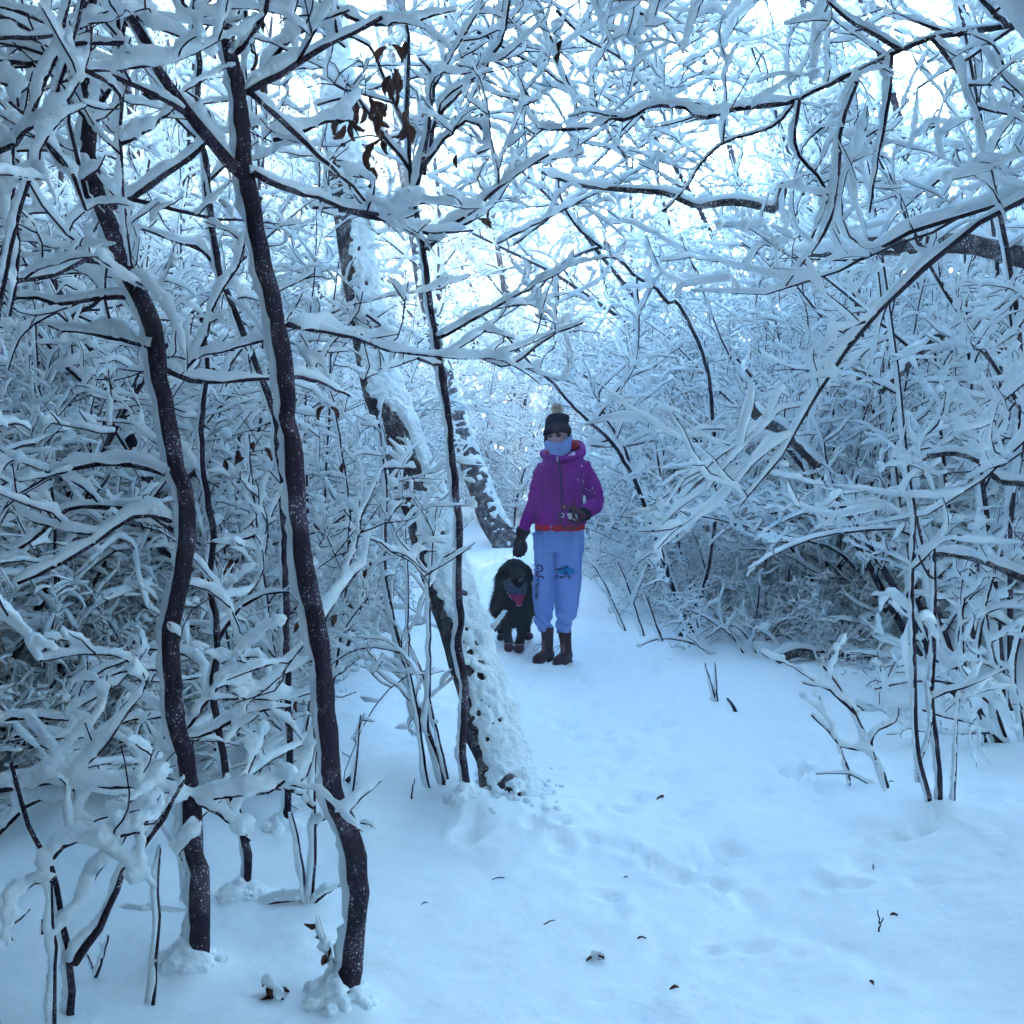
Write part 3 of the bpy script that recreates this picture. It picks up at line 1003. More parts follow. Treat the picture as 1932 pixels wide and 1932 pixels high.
# the main dark trunk
A = [(652, 1897), (655, 1860), (668, 1790), (675, 1700), (674, 1660), (668, 1600), (648, 1540), (628, 1491), (615, 1326), (612, 1267), (595, 1168), (569, 1036), (559, 904), (546, 788),
     (532, 656), (503, 516), (476, 397), (463, 324), (460, 274), (446, 149), (430, 73), (440, 0)]
dA = G(652, 1897)[1]
hero("bare_tree", "tall dark S-curved trunk with white snow band, standing nearest the path", "tree", down(up(line(A, dA, dA + 0.15))), [.030, .027, .025, .023, .021, .019, .016], [
    (line([(463, 334), (407, 278), (344, 198), (308, 146), (274, 76), (238, 26), (212, 0), (160, -60)], dA + .12, dA - .1), .018, .009),
    (line([(466, 175), (506, 152), (562, 119), (612, 86), (660, 68), (720, 30)], dA + .13, dA + .3), .010, .006),
    (line([(469, 172), (516, 212), (562, 255), (612, 304), (640, 327), (690, 380)], dA + .13, dA + .5), .009, .004),
    (line([(479, 327), (536, 354), (589, 370), (640, 390), (700, 402), (760, 415)], dA + .1, dA + .7), .009, .005),
    (line([(542, 612), (590, 622), (640, 632), (700, 640), (760, 650)], dA + .1, dA + .5), .008, .004),
    (line([(552, 711), (590, 718), (628, 732), (660, 750)], dA + .1, dA + .4), .006, .003),
    (line([(446, 100), (480, 60), (500, 20), (505, -30)], dA + .1, dA), .008, .006),
    (line([(540, 700), (505, 640), (470, 590), (430, 560)], dA + .1, dA + .4), .007, .003),
    (line([(600, 1190), (640, 1120), (690, 1060), (700, 1000)], dA + .1, dA + .5), .006, .003),
], TW_NEAR, 0.0100, True)
# second dark trunk
B = [(366, 1845), (375, 1789), (377, 1723), (377, 1650), (367, 1617), (364, 1574), (362, 1518), (357, 1478), (350, 1430), (340, 1390), (328, 1340), (327, 1300), (322, 1234), (321, 1195),
     (334, 1135), (347, 1069), (354, 996), (350, 937), (331, 884), (321, 821), (314, 765), (300, 712), (295, 660), (288, 615), (274, 575), (248, 536), (228, 486), (215, 450), (198, 403),
     (175, 337), (165, 291), (172, 231), (170, 185), (162, 132), (162, 66), (169, 0)]
dB = G(366, 1845)[1]
hero("bare_tree", "crooked dark trunk left of the tall S-curved one, snow clinging to its bends", "tree", down(up(line(B, dB, dB + 0.1))), [.029, .027, .023, .024, .021, .018, .015], [
    (line([(314, 894), (265, 880), (205, 875), (132, 884), (50, 900), (0, 915), (-60, 930)], dB + .05, dB + .2), .009, .004),
    (line([(327, 986), (271, 970), (228, 986), (179, 1023), (132, 1056), (83, 1082), (30, 1100)], dB + .05, dB - .1), .008, .004),
    (line([(345, 1010), (255, 963), (132, 960), (76, 1006), (20, 1043), (-40, 1065)], dB + .05, dB + .25), .009, .004),
    (line([(290, 655), (228, 639), (160, 628), (90, 615)], dB + .05, dB + .2), .009, .005),
    (line([(296, 690), (347, 716), (400, 722), (463, 718), (510, 712)], dB + .05, dB + .3), .009, .005),
    (line([(195, 395), (238, 380), (278, 350), (331, 317), (367, 291), (410, 250)], dB + .08, dB + .35), .013, .006),
    (line([(250, 560), (205, 560), (120, 575), (60, 560), (0, 575)], dB + .08, dB + .1), .008, .004),
    (line([(178, 345), (132, 317), (116, 304), (86, 261), (60, 228), (20, 190)], dB + .08, dB - .2), .008, .004),
    (line([(172, 230), (215, 150), (232, 60), (250, -20)], dB + .08, dB - .1), .008, .005),
    (line([(230, 500), (160, 490), (100, 520), (30, 530), (-40, 525)], dB + .08, dB - .3), .009, .005),
    (line([(248, 520), (310, 570), (345, 640), (350, 700)], dB + .08, dB - .1), .007, .004),
], TW_NEAR, 0.0105, True, trunk_twigs=[(1.6, 3, 8, .3, .8, 50, 85, .13, 0, .45, 6), (5, 2, 5, .12, .35, 30, 75, .14, 0, .1, 5)])
# thin trunk between them
Cc = [(520, 800), (506, 748), (480, 680), (460, 628), (436, 569), (413, 513), (403, 456), (393, 374), (390, 314), (380, 265), (372, 200), (376, 120), (366, 40), (370, -20)]
gC = np.array([(540, 1560), (546, 1400), (540, 1200), (536, 1000), (530, 880)])
hero("bare_sapling", "thin dark leaning sapling seen between the two thick trunks on the left", "sapling", down(up(line(list(map(tuple, gC)) + Cc, G(540, 1560)[1]))), [.014, .013, .012, .012, .011, .009], [
    (line([(420, 530), (380, 470), (330, 455), (260, 430)], 4.1, 4.0), .007, .004),
    (line([(395, 340), (440, 300), (470, 250), (500, 220)], 4.1, 4.2), .006, .004),
    (line([(470, 650), (530, 620), (600, 610), (650, 590)], 4.1, 4.3), .007, .004),
    (line([(382, 270), (330, 220), (290, 150), (270, 80)], 4.1, 4.1), .007, .004)], TW_NEAR, 0.0115, True, "trunk")
D = [(466, 1698), (465, 1607), (446, 1525), (433, 1485), (410, 1360), (402, 1290), (410, 1200), (396, 1100), (402, 1000), (385, 900), (380, 800), (392, 700), (380, 600)]
hero("bare_sapling", "slim speckled sapling rooted between the two thick dark trunks", "sapling", down(line(D, G(466, 1698)[1])), [.013, .012, .011, .009, .007], [
    (line([(404, 1310), (380, 1255), (330, 1230), (270, 1225)], 3.55, 3.6), .006, .003),
    (line([(412, 1210), (450, 1150), (500, 1122), (545, 1118)], 3.55, 3.4), .006, .003),
    (line([(398, 1050), (440, 1020), (480, 1010), (520, 980)], 3.55, 3.6), .006, .003),
    (line([(386, 900), (340, 850), (300, 840), (250, 800)], 3.55, 3.7), .006, .003)], TW_NEAR, 0.0105, True, "trunk")
# the sapling beside the leaning snow-covered trunk
F = [(884, 1515), (877, 1456), (872, 1404), (878, 1351), (877, 1298), (869, 1245), (864, 1213), (869, 1179), (864, 1086), (868, 1009), (861, 951), (854, 859), (845, 778), (833, 697), (824, 651),
     (818, 612), (808, 546), (801, 480), (785, 397), (781, 364), (775, 337)]
dF = G(884, 1515)[1]
sap = hero("bare_sapling", "slender smooth sapling in front of the leaning snow-plastered trunk, hung with brown leaves", "sapling", down(line(F + [(772, 280), (768, 200), (771, 93), (765, 33), (751, 7), (745, -50)], dF, dF)), [.0165, .0155, .0145, .0135, .012, .009, .006], [
    (line([(785, 355), (794, 314), (811, 231), (818, 165), (811, 132), (790, 110)], dF, dF - .1), .010, .005),
    (line([(800, 330), (824, 228), (864, 179), (913, 122), (947, 79), (960, 16), (965, -30)], dF, dF - .2), .009, .005),
    (line([(818, 165), (850, 110), (880, 60), (905, 10), (920, -30)], dF, dF - .1), .007, .004),
    (line([(808, 440), (770, 425), (700, 410), (639, 397), (590, 392)], dF, dF - .3), .011, .006),
    (line([(806, 470), (850, 430), (905, 385), (960, 340), (1035, 292)], dF, dF - .3), .010, .005),
    (line([(822, 640), (880, 610), (950, 570), (1000, 545), (1040, 510)], dF, dF - .2), .008, .004),
    (line([(835, 690), (780, 672), (700, 600), (650, 590)], dF, dF - .3), .008, .004),
    (line([(790, 330), (840, 260), (880, 228), (915, 245), (925, 275), (900, 290)], dF, dF - .1), .009, .005),
    (line([(830, 668), (900, 672), (960, 690), (1030, 640), (1100, 610)], dF, dF - .2), .008, .004),
    (line([(773, 320), (720, 250), (680, 190), (650, 150)], dF, dF - .2), .008, .004),
    (line([(770, 250), (730, 160), (700, 90), (640, 60)], dF, dF - .2), .008, .004)], TW_NEAR, 0.0105, True)
# leaning tree trunk plastered with snow
LT = [(965, 1520), (945, 1450), (912, 1330), (872, 1200), (832, 1060), (796, 940), (748, 820), (722, 740), (702, 650), (680, 540), (662, 430), (645, 260), (630, 90), (622, -40)]
nL = len(LT)
lt = np.array([P(u, v, 4.46 + 1.9 * i / (nL - 1)) for i, (u, v) in enumerate(LT)])
lrad = [.112, .108, .105, .10, .098, .096, .093, .090, .088, .085, .082, .078, .07, .06]
pl, rl = fine(down(lt, .25), np.array([.12] + lrad), 90)
leaning = thing("leaning_tree", "thick leaning trunk plastered with lumpy snow and dark hollows at its foot", "tree", tuple(lt[0]))
rq = rl[:, None] * (1 + 0.16 * np.array([[noise2(i * .35, j * .9) for j in range(20)] for i in range(90)]))
def knobbly(p, R, closed=True):
    n, s = R.shape
    T = nrm(np.gradient(p, axis=0))
    U = nrm(np.cross(T, np.array((0.0, 1.0, 0.0))[None]))
    W = np.cross(T, U)
    a = np.arange(s) * 2 * np.pi / s
    v = p[:, None] + R[..., None] * (np.cos(a)[None, :, None] * U[:, None] + np.sin(a)[None, :, None] * W[:, None])
    idx = np.arange(n * s).reshape(n, s)
    nx = np.roll(idx, -1, axis=1)
    f = np.stack([idx[:-1], nx[:-1], nx[1:], idx[1:]], -1).reshape(-1, 4)
    return v.reshape(-1, 3), [f, idx[:1, ::-1], idx[-1:]]
v, f = knobbly(pl, rq)
ltr = link("trunk", make_mesh("trunk", v, f, M_old), leaning)
lr = np.random.default_rng(8)
lumps = []
Tl = nrm(np.gradient(pl, axis=0))
for k in range(6500):
    i = lr.integers(1, 88)
    th = lr.uniform(-0.9, 3.3)                       # around the trunk: 0 = right side, pi/2 = towards the viewer
    cover = 1.25 + (.55 if i < 16 and th < 1.9 else 0) - th * 0.56 + 1.5 * noise2(i * .11, th * .8 + 5)
    if cover < lr.uniform(0.0, .12):
        continue
    t = Tl[i]
    U = nrm(np.cross(t, (0, -1.0, 0))); U = U if U[0] > 0 else -U
    W = np.array((0, -1.0, 0)) - t * (-t[1]); W = nrm(W)
    n_ = nrm(math.cos(th) * U + math.sin(th) * W)
    b = lr.uniform(.008, .021) * (1.3 if lr.random() < .2 else 1)
    c = pl[i] + t * lr.uniform(-.03, .03) + n_ * (rl[i] * 1.02 + b * lr.uniform(-.2, .7))
    ax = nrm(t + lr.normal(0, 1.0, 3))
    lumps.append((np.array([c - ax * b, c - ax * b * .55, c + ax * b * .55, c + ax * b * .9]), np.array([.3, .85, .8, .25]) * b))
band_pts = pl + np.stack([nrm(np.cross(t, (0, -1.0, 0))) * (1 if np.cross(t, (0, -1.0, 0))[0] > 0 else -1) for t in Tl]) * (rl * 0.75)[:, None] + np.array((0, -0.02, 0.02))
lumps.append((band_pts, rl * 0.58 * (0.8 + 0.4 * lr.random(90))))
link("snow_cover", tubes("snow_cover", lumps, 6, M_snow, lr, 0.32), ltr) if False else union("snow_cover", [tube_arrays(lumps, 6, lr, .3)], .0085, 3, M_crust, ltr, lambda x: .004 * noise3(x, 60) + .003 * noise3(x, 140, 3))
stub = line([(934, 1190), (942, 1178), (950, 1167), (958, 1156)], 4.7, 4.6)
sb = link("branch_stub", tubes("branch_stub", [(spline(stub, 8), np.full(8, .007))], 6, M_bark, lr, .1), leaning)
link("snow_cover", tubes("snow_cover", snow_on(lr, [(spline(stub, 10), np.full(10, .007))], .012, 0, keep=1), 8, M_snow, lr, .12), sb)
heap = []
for k in range(260):
    t = lr.random()
    c0 = G(965 + lr.normal(20, 32), 1505 + lr.normal(-25, 26))
    b = lr.uniform(.005, .022)
    c = np.array((c0[0], c0[1], float(gz(c0[0], c0[1])) + b * .2))
    ax = nrm(lr.normal(0, 1, 3) * np.array((1, 1, .3)))
    heap.append((np.array([c - ax * b, c - ax * b * .55, c + ax * b * .55, c + ax * b]), np.array([.3, .85, .85, .3]) * b))
link("fallen_snow", tubes("fallen_snow", heap, 6, M_snow, lr, .32), leaning)['kind'] = 'stuff'
# second leaning trunk, further back beside the dog
L2 = [(948, 1012), (925, 975), (905, 920), (880, 850), (862, 790), (845, 730), (825, 650), (800, 540), (780, 420), (760, 300), (745, 150), (735, 0)]
p2, r2 = fine(down(line([(955, 1030)] + L2, 15.0, 17.0), .4), 1.2 * np.array([.17, .155, .145, .12, .11, .10, .095, .09, .085, .08, .07, .06, .05]), 70)
back = thing("leaning_tree", "rough-barked trunk leaning left in the clearing behind the dog", "tree", tuple(p2[0]))
v, f = knobbly(p2, r2[:, None] * (1 + .12 * np.array([[noise2(i * .4 + 30, j * .9) for j in range(16)] for i in range(70)])))
bt = link("trunk", make_mesh("trunk", v, f, M_old), back)
l2 = []
T2 = nrm(np.gradient(p2, axis=0))
for k in range(1300):
    i = hrng.integers(1, 68)
    th = hrng.uniform(-.8, 2.6)
    if 1.0 - th * .7 + 1.1 * noise2(i * .2 + 40, th * 1.2) < hrng.uniform(0, .3):
        continue
    U = nrm(np.cross(T2[i], (0, -1.0, 0))); U = U if U[0] > 0 else -U
    n_ = nrm(math.cos(th) * U + math.sin(th) * np.array((0, -1.0, 0)))
    b = hrng.uniform(.014, .05)
    c = p2[i] + T2[i] * hrng.uniform(-.08, .08) + n_ * (r2[i] + b * .2)
    ax = nrm(T2[i] + hrng.normal(0, .9, 3))
    l2.append((np.array([c - ax * b, c - ax * b * .55, c + ax * b * .55, c + ax * b]), np.array([.3, .85, .85, .3]) * b))
union("snow_cover", [tube_arrays(l2, 6, hrng, .3)], .02, 1, M_crust, bt, lambda x: .008 * noise3(x, 30))
tw2 = []
sprout(hrng, p2[25:], r2[25:], [(2.5, 8, 18, .8, 2.0, 40, 80, .13, 0, .1, 7), (4, 3, 7, .3, .8, 30, 75, .15, 0, .1, 6), (5, 2, 5, .15, .4, 30, 75, .15, 0, .1, 5)], 0, tw2)
link("twigs", tubes("twigs", tw2, 4, M_twig), back)['kind'] = 'stuff'
link("twig_snow", tubes("twig_snow", snow_on(hrng, tw2, .024, .3, cap=.05), 6, M_snow, hrng, .2), back)['kind'] = 'stuff'
# thin leaning tree right of the person
Gt = [(1305, 1194), (1270, 1110), (1240, 1020), (1215, 950), (1190, 890), (1150, 830), (1110, 795), (1070, 755), (1040, 720), (1000, 685), (960, 640), (900, 590)]
hero("bare_sapling", "thin dark sapling arching left over the walker's shoulder", "sapling", down(line(Gt, G(1305, 1194)[1], 7.6)), [.018, .017, .016, .015, .012, .009, .005], [
    (line([(1190, 890), (1180, 850), (1140, 780), (1130, 740), (1180, 690)], 8.1, 8.0), .012, .006),
    (line([(1150, 830), (1110, 840), (1180, 842), (1240, 830)], 8.1, 8.1), .009, .005),
    (line([(1120, 800), (1180, 720), (1240, 690)], 8.0, 7.9), .010, .005),
    (line([(1240, 1020), (1290, 940), (1330, 900), (1380, 870)], 8.1, 7.9), .012, .006)], TW_NEAR, .013, True, wind=(0.5, 0.2, 0.8))
# arching branch above and right of the person
Ar = [(1280, 1210), (1330, 1100), (1350, 950), (1345, 800), (1330, 680), (1281, 575), (1261, 572), (1234, 542), (1201, 522), (1168, 489), (1135, 468), (1092, 480), (1052, 509), (1000, 560), (930, 610)]
hero("bare_sapling", "sapling bent into a dark arch high right of the walker's hat", "sapling", down(line(Ar, 8.0, 6.4)), [.014, .0135, .013, .0125, .012, .009, .004], [
    (line([(1201, 522), (1205, 600), (1200, 680), (1170, 740)], 6.9, 6.8), .008, .004),
    (line([(1052, 509), (1053, 560), (1045, 640)], 6.6, 6.6), .008, .004),
    (line([(1135, 468), (1090, 430), (1060, 380), (1052, 324)], 6.7, 6.5), .009, .005)], TW_NEAR, .013, True, wind=(-.2, .1, .95))
# big bough across the upper right
Bg = [(2010, 30), (1932, 45), (1840, 58), (1756, 73), (1683, 102), (1624, 132), (1574, 155), (1508, 188), (1458, 238), (1376, 265), (1330, 300), (1290, 360), (1250, 400)]
rootB = np.vstack([[(2.9, 4.9, -0.2), (2.9, 4.85, 1.2), (2.85, 4.75, 2.4)], line(Bg, 4.6, 4.4)])
hero("bent_tree", "tree leaning in from the right edge, its heavy bough sloping down across the upper right", "tree", rootB, [.04, .035, .030, .024, .019, .015, .011, .007, .004], [
    (line([(1508, 188), (1475, 195), (1392, 205), (1326, 222), (1293, 205), (1257, 198), (1218, 205), (1185, 225), (1155, 222), (1135, 235), (1085, 245), (1023, 243), (1003, 225), (990, 172), (976, 139)], 4.45, 4.7), .011, .005),
    (line([(1700, 95), (1640, 60), (1590, 30), (1540, -20)], 4.5, 4.4), .010, .006),
    (line([(1760, 73), (1810, 140), (1850, 230), (1870, 330), (1900, 420)], 4.5, 4.4), .011, .005),
    (line([(1624, 132), (1590, 230), (1580, 330), (1560, 430), (1480, 540)], 4.5, 4.6), .010, .005),
    (line([(1840, 58), (1880, 130), (1932, 180), (1990, 240)], 4.5, 4.3), .011, .006),
    (line([(1508, 188), (1500, 280), (1560, 360), (1530, 450)], 4.45, 4.6), .009, .005),
    (line([(1900, 50), (1860, 10), (1830, -40)], 4.5, 4.3), .012, .008),
    (line([(1683, 102), (1675, 200), (1655, 300), (1640, 400)], 4.5, 4.6), .010, .005)], TW_NEAR, .011, True, trunk_twigs=[(2.8, 8, 14, .4, 1.0, 40, 80, .15, 0, .35, 7), (5, 2, 6, .15, .4, 30, 75, .15, 0, .1, 5)], wind=(-.2, .2, .95))
# fallen logs and boughs held up in the thicket on the right
def log(name, label, pix, d0, d1, r0, r1, amt, extra=()):
    t = line(pix, d0, d1)
    n = int(max(16, np.linalg.norm(np.diff(t, axis=0), axis=1).sum() / .05))
    p, r = fine(t, np.array((r0, r1)), n)
    root = thing(name, label, "log" if "log" in name else "branch", tuple(p[0]))
    v, f = knobbly(p, r[:, None] * (1 + .14 * np.array([[noise2(i * .5 + amt * 900, j * .9) for j in range(12)] for i in range(n)])))
    b = link("wood", make_mesh("wood", v, f, M_old), root)
    q, sr = bumpy_snow(hrng, p, r, amt * np.ones(n), np.array((-.1, .1, 1.0)), .9, .3)
    link("snow_cover", tubes("snow_cover", [(q, sr)], 9, M_snow, hrng, .2), b)
    for bp, a, c in extra:
        q2, r3 = fine(bp, np.array((a, c)), 14)
        bo = link("branch_stub", tubes("branch_stub", [(q2, r3)], 7, M_old, hrng, .08), root)
        link("snow_cover", tubes("snow_cover", snow_on(hrng, [(q2, r3)], amt * .8, 0, keep=1), 8, M_snow, hrng, .2), bo)
    return root
log("fallen_log", "thick snow-topped log lying level across the right edge of the thicket", [(1590, 452), (1640, 462), (1716, 463), (1822, 460), (1940, 488), (2060, 520)], 6.0, 6.2, .050, .062, .045,
    [(line([(1600, 455), (1585, 425), (1575, 400)], 6.0, 5.9), .03, .02), (line([(1640, 462), (1580, 480), (1490, 478)], 6.0, 5.9), .022, .012)])
log("hanging_bough", "snow-topped bough with upturned broken end in the upper middle right", [(1480, 345), (1472, 380), (1462, 395), (1425, 386), (1376, 380), (1313, 388), (1260, 365), (1201, 360), (1135, 354), (1085, 347), (1022, 324)], 5.6, 5.9, .024, .010, .022)
log("fallen_log", "snow-topped log lying on the ground behind the forked clump at right", [(1610, 1338), (1640, 1346), (1673, 1344), (1749, 1350), (1800, 1348), (1860, 1352)], 5.75, 5.8, .030, .036, .034,
    [(line([(1700, 1347), (1725, 1362), (1745, 1378)], 5.7, 5.5), .016, .012)])
log("fallen_log", "dark log half buried under snow at the foot of the right thicket", [(1465, 1245), (1500, 1230), (1545, 1236), (1600, 1238), (1660, 1228)], 7.0, 7.1, .035, .04, .03)
log("hanging_bough", "thick dark bough leaning steeply in the right thicket", [(1420, 770), (1445, 795), (1475, 810), (1510, 845), (1545, 880)], 7.4, 7.0, .05, .03, .03)
log("hanging_bough", "dark bough descending to the right edge at mid height", [(1750, 860), (1800, 855), (1848, 870), (1885, 905), (1932, 912), (1990, 920)], 5.2, 5.1, .014, .020, .02)
log("hanging_bough", "brown broken bough entering at the right edge above the forked clump", [(1745, 1045), (1800, 1046), (1860, 1060), (1925, 1088), (1990, 1110)], 5.2, 5.0, .014, .024, .022)
log("hanging_bough", "dark bough pointing down in the upper right thicket", [(1775, 630), (1735, 665), (1700, 700), (1660, 740)], 6.3, 6.0, .035, .018, .028)
# clump of saplings on the right
H1 = [(1753, 1506), (1742, 1465), (1733, 1430), (1727, 1370), (1726, 1317), (1723, 1192), (1720, 1119), (1726, 963)]
H2 = [(1772, 1519), (1772, 1466), (1766, 1400), (1757, 1317), (1761, 1235), (1763, 1119), (1761, 1029)]
H3 = [(1799, 1512), (1803, 1440), (1805, 1367), (1812, 1300)]
dH = G(1772, 1519)[1]
clump = thing("sapling_clump", "clump of upright speckled stems at the right edge of the path", "sapling", tuple(G(1772, 1519)))
hs, hb = [], []
for pts, rr in ((H1, (.0125, .008)), (H2, (.0145, .009)), (H3, (.008, .004)), ([(1733, 1440), (1750, 1400), (1758, 1340), (1750, 1280)], (.007, .004))):
    q, r = fine(down(line(pts, dH, dH - .05), .08), np.array(rr), 30)
    s_ = link("stem", tubes("stem", [(q, r)], 8, M_bark, hrng, .07), clump)
    b_, sr = bumpy_snow(hrng, spline(q, 50), np.interp(np.linspace(0, 1, 50), np.linspace(0, 1, 30), r), .009, np.array((-.95, -.1, .2)), .8, .3)
    link("snow_cover", tubes("snow_cover", [(b_, sr)], 8, M_snow, hrng, .2), s_)
    sprout(hrng, q, r, [(2.6, 1, 5, .25, .6, 40, 80, .12, 0, .3, 6), (4, 1, 3, .1, .25, 30, 70, .1, 0, .2, 5)], 0, hb)
link("twigs", tubes("twigs", hb, 5, M_twig), clump)['kind'] = 'stuff'
link("twig_snow", tubes("twig_snow", snow_on(hrng, hb, .013, .3), 7, M_snow, hrng, .2), clump)['kind'] = 'stuff'
# low bushes and sticks on the right edge of the path
def bush(name, label, stems, d, r0=.006, amt=.012, spec=TW_FEW, cat="shrub", wind=None, meld=0):
    heap_ = []
    root = thing(name, label, cat, tuple(stems[0][0] if isinstance(stems[0], np.ndarray) else P(*stems[0][0], d)))
    tw = []
    for pts in stems:
        t = pts if isinstance(pts, np.ndarray) else line(pts, d)
        L = np.linalg.norm(np.diff(t, axis=0), axis=1).sum()
        n = int(max(8, L / .05))
        q, r = fine(t, np.array((r0, r0 * .45)), n)
        q[1:] += hrng.normal(0, .002, q[1:].shape)
        s_ = link("stem", tubes("stem", [(q, r)], 6, M_bark, hrng, .06), root)
        if amt and meld:
            heap_ += snow_on(hrng, [(q, r)], amt, .8, keep=1, sd=SNOW_DIR if wind is None else np.array(wind))
        elif amt:
            link("snow_cover", tubes("snow_cover", (lambda z: z + crumbs(z))(snow_on(hrng, [(q, r)], amt, .8, keep=1, sd=SNOW_DIR if wind is None else np.array(wind))), 8, M_snow, hrng, .24), s_)
        if spec:
            sprout(hrng, q, r, spec, 0, tw)
    if tw:
        link("twigs", tubes("twigs", tw, 5, M_twig), root)['kind'] = 'stuff'
        if amt and meld:
            heap_ += snow_on(hrng, tw, amt, .3)
        elif amt:
            link("twig_snow", tubes("twig_snow", snow_on(hrng, tw, amt, .3), 7, M_snow, hrng, .2), root)['kind'] = 'stuff'
    if heap_:
        union("snow_cover", [tube_arrays(heap_ + crumbs(heap_, 1.2), 8, hrng, .2)], meld, 2, M_snow, root, snow_skin)['kind'] = 'stuff'
    return root
bush("low_shrub", "low branching shrub on the snow left of the forked clump", [[(1675, 1486), (1662, 1450), (1647, 1420), (1614, 1347), (1584, 1298), (1554, 1258)], [(1647, 1420), (1600, 1410), (1581, 1403), (1560, 1375), (1530, 1350)], [(1614, 1347), (1560, 1300), (1515, 1290)], [(1645, 1415), (1648, 1385), (1690, 1360), (1695, 1335)]], dH, .008, .012)
bush("fallen_twig", "forked twig lying on the snow left of the forked clump", [[(1673, 1509), (1640, 1480), (1607, 1463), (1574, 1458), (1541, 1460)], [(1607, 1463), (1592, 1430), (1582, 1400)], [(1602, 1462), (1606, 1490)]], 4.7, .006, .008, None, "twig")
bush("twig_sprig", "small V-shaped sprig stuck in the snow right of the walker", [[(1353, 1329), (1345, 1300), (1330, 1251)], [(1353, 1329), (1352, 1300), (1349, 1252)]], 6.05, .007, .008, None, "twig")
bush("twig_stake", "short dark stick poking from the snow right of the walker", [[(1393, 1352), (1383, 1333), (1372, 1317)]], 5.85, .013, 0, None, "twig")
bush("twig_sprig", "tiny Y-shaped twig standing in the open snow at lower right", [[(1658, 1758), (1660, 1743), (1659, 1730), (1657, 1716)], [(1660, 1743), (1665, 1735), (1668, 1730)]], 3.28, .0032, 0, None, "twig")
bush("low_shrub", "low arching brambles on the path edge right of the walker's boots", [[(1370, 1255), (1310, 1215), (1250, 1205), (1208, 1218)], [(1420, 1260), (1380, 1200), (1330, 1165), (1300, 1150)], [(1440, 1255), (1400, 1190), (1370, 1180), (1330, 1205)], [(1215, 1200), (1190, 1120), (1165, 1060)], [(1180, 1190), (1140, 1100), (1108, 1050)], [(1250, 1210), (1220, 1130), (1200, 1090)], [(1500, 1290), (1480, 1240), (1450, 1200), (1400, 1180)]], 7.3, .008, .013)
bush("low_shrub", "shrub with long snowy canes at the right corner of the thicket", [[(1900, 1400), (1870, 1330), (1800, 1290), (1720, 1285), (1650, 1300)], [(1960, 1420), (1930, 1340), (1880, 1250), (1860, 1150)], [(1910, 1420), (1850, 1370), (1780, 1352), (1740, 1340)], [(1940, 1410), (1915, 1290), (1925, 1200), (1960, 1120)], [(1860, 1400), (1840, 1300), (1850, 1200), (1870, 1100), (1900, 1010)], [(1880, 1400), (1830, 1290), (1815, 1180), (1830, 1080)]], 5.2, .010, .013, TW_NEAR, meld=.008)
# row of thin stems left of the leaning trunk
bush("bare_sapling", "pair of dark thin stems crossing left of the slender sapling", [[(837, 1487), (830, 1438), (808, 1385), (777, 1306), (755, 1218), (737, 1139), (725, 1040), (730, 930), (715, 800)]], 4.65, .011, .011, TW_NEAR, "sapling")
bush("bare_sapling", "thin upright stems rising from the snow just left of the slender sapling", [[(811, 1490), (803, 1456), (790, 1350), (771, 1245), (771, 1126), (765, 1000)], [(808, 1382), (812, 1218), (811, 1086), (825, 950)], [(845, 1470), (820, 1360), (790, 1250), (750, 1180)]], 4.6, .006, .010, TW_NEAR, "sapling")
bush("twig_stake", "straight thin stake of a stem standing in the snow left of the saplings", [[(664, 1530), (672, 1440), (681, 1348)]], 4.4, .006, .004, None, "twig")
bush("twig_stake", "short bare stick in the snow between stake and slender sapling", [[(774, 1522), (778, 1490), (782, 1470)]], 4.45, .005, 0, None, "twig")
bush("fallen_twig", "dark stub of wood lying half buried right of the S-curved trunk", [[(655, 1468), (675, 1490), (694, 1500)]], 4.55, .014, .012, None, "twig")
bush("fallen_twig", "curved twig arching out of the snow beside the S-curved trunk", [[(680, 1552), (697, 1556), (709, 1568), (716, 1580)]], 4.15, .005, .004, None, "twig")
bush("bare_sapling", "forked sapling with two thin stems and a runner on the snow near the S-curved trunk", [[(585, 1715), (590, 1670), (596, 1590), (592, 1525), (595, 1432), (600, 1370)], [(583, 1712), (579, 1690), (559, 1558), (552, 1534)], [(582, 1702), (560, 1697), (530, 1700), (490, 1708), (440, 1706)], [(592, 1525), (570, 1500), (535, 1487)], [(586, 1712), (610, 1690), (640, 1672)], [(594, 1560), (610, 1545), (628, 1547)]], G(585, 1713)[1], .006, .010, None, "sapling")
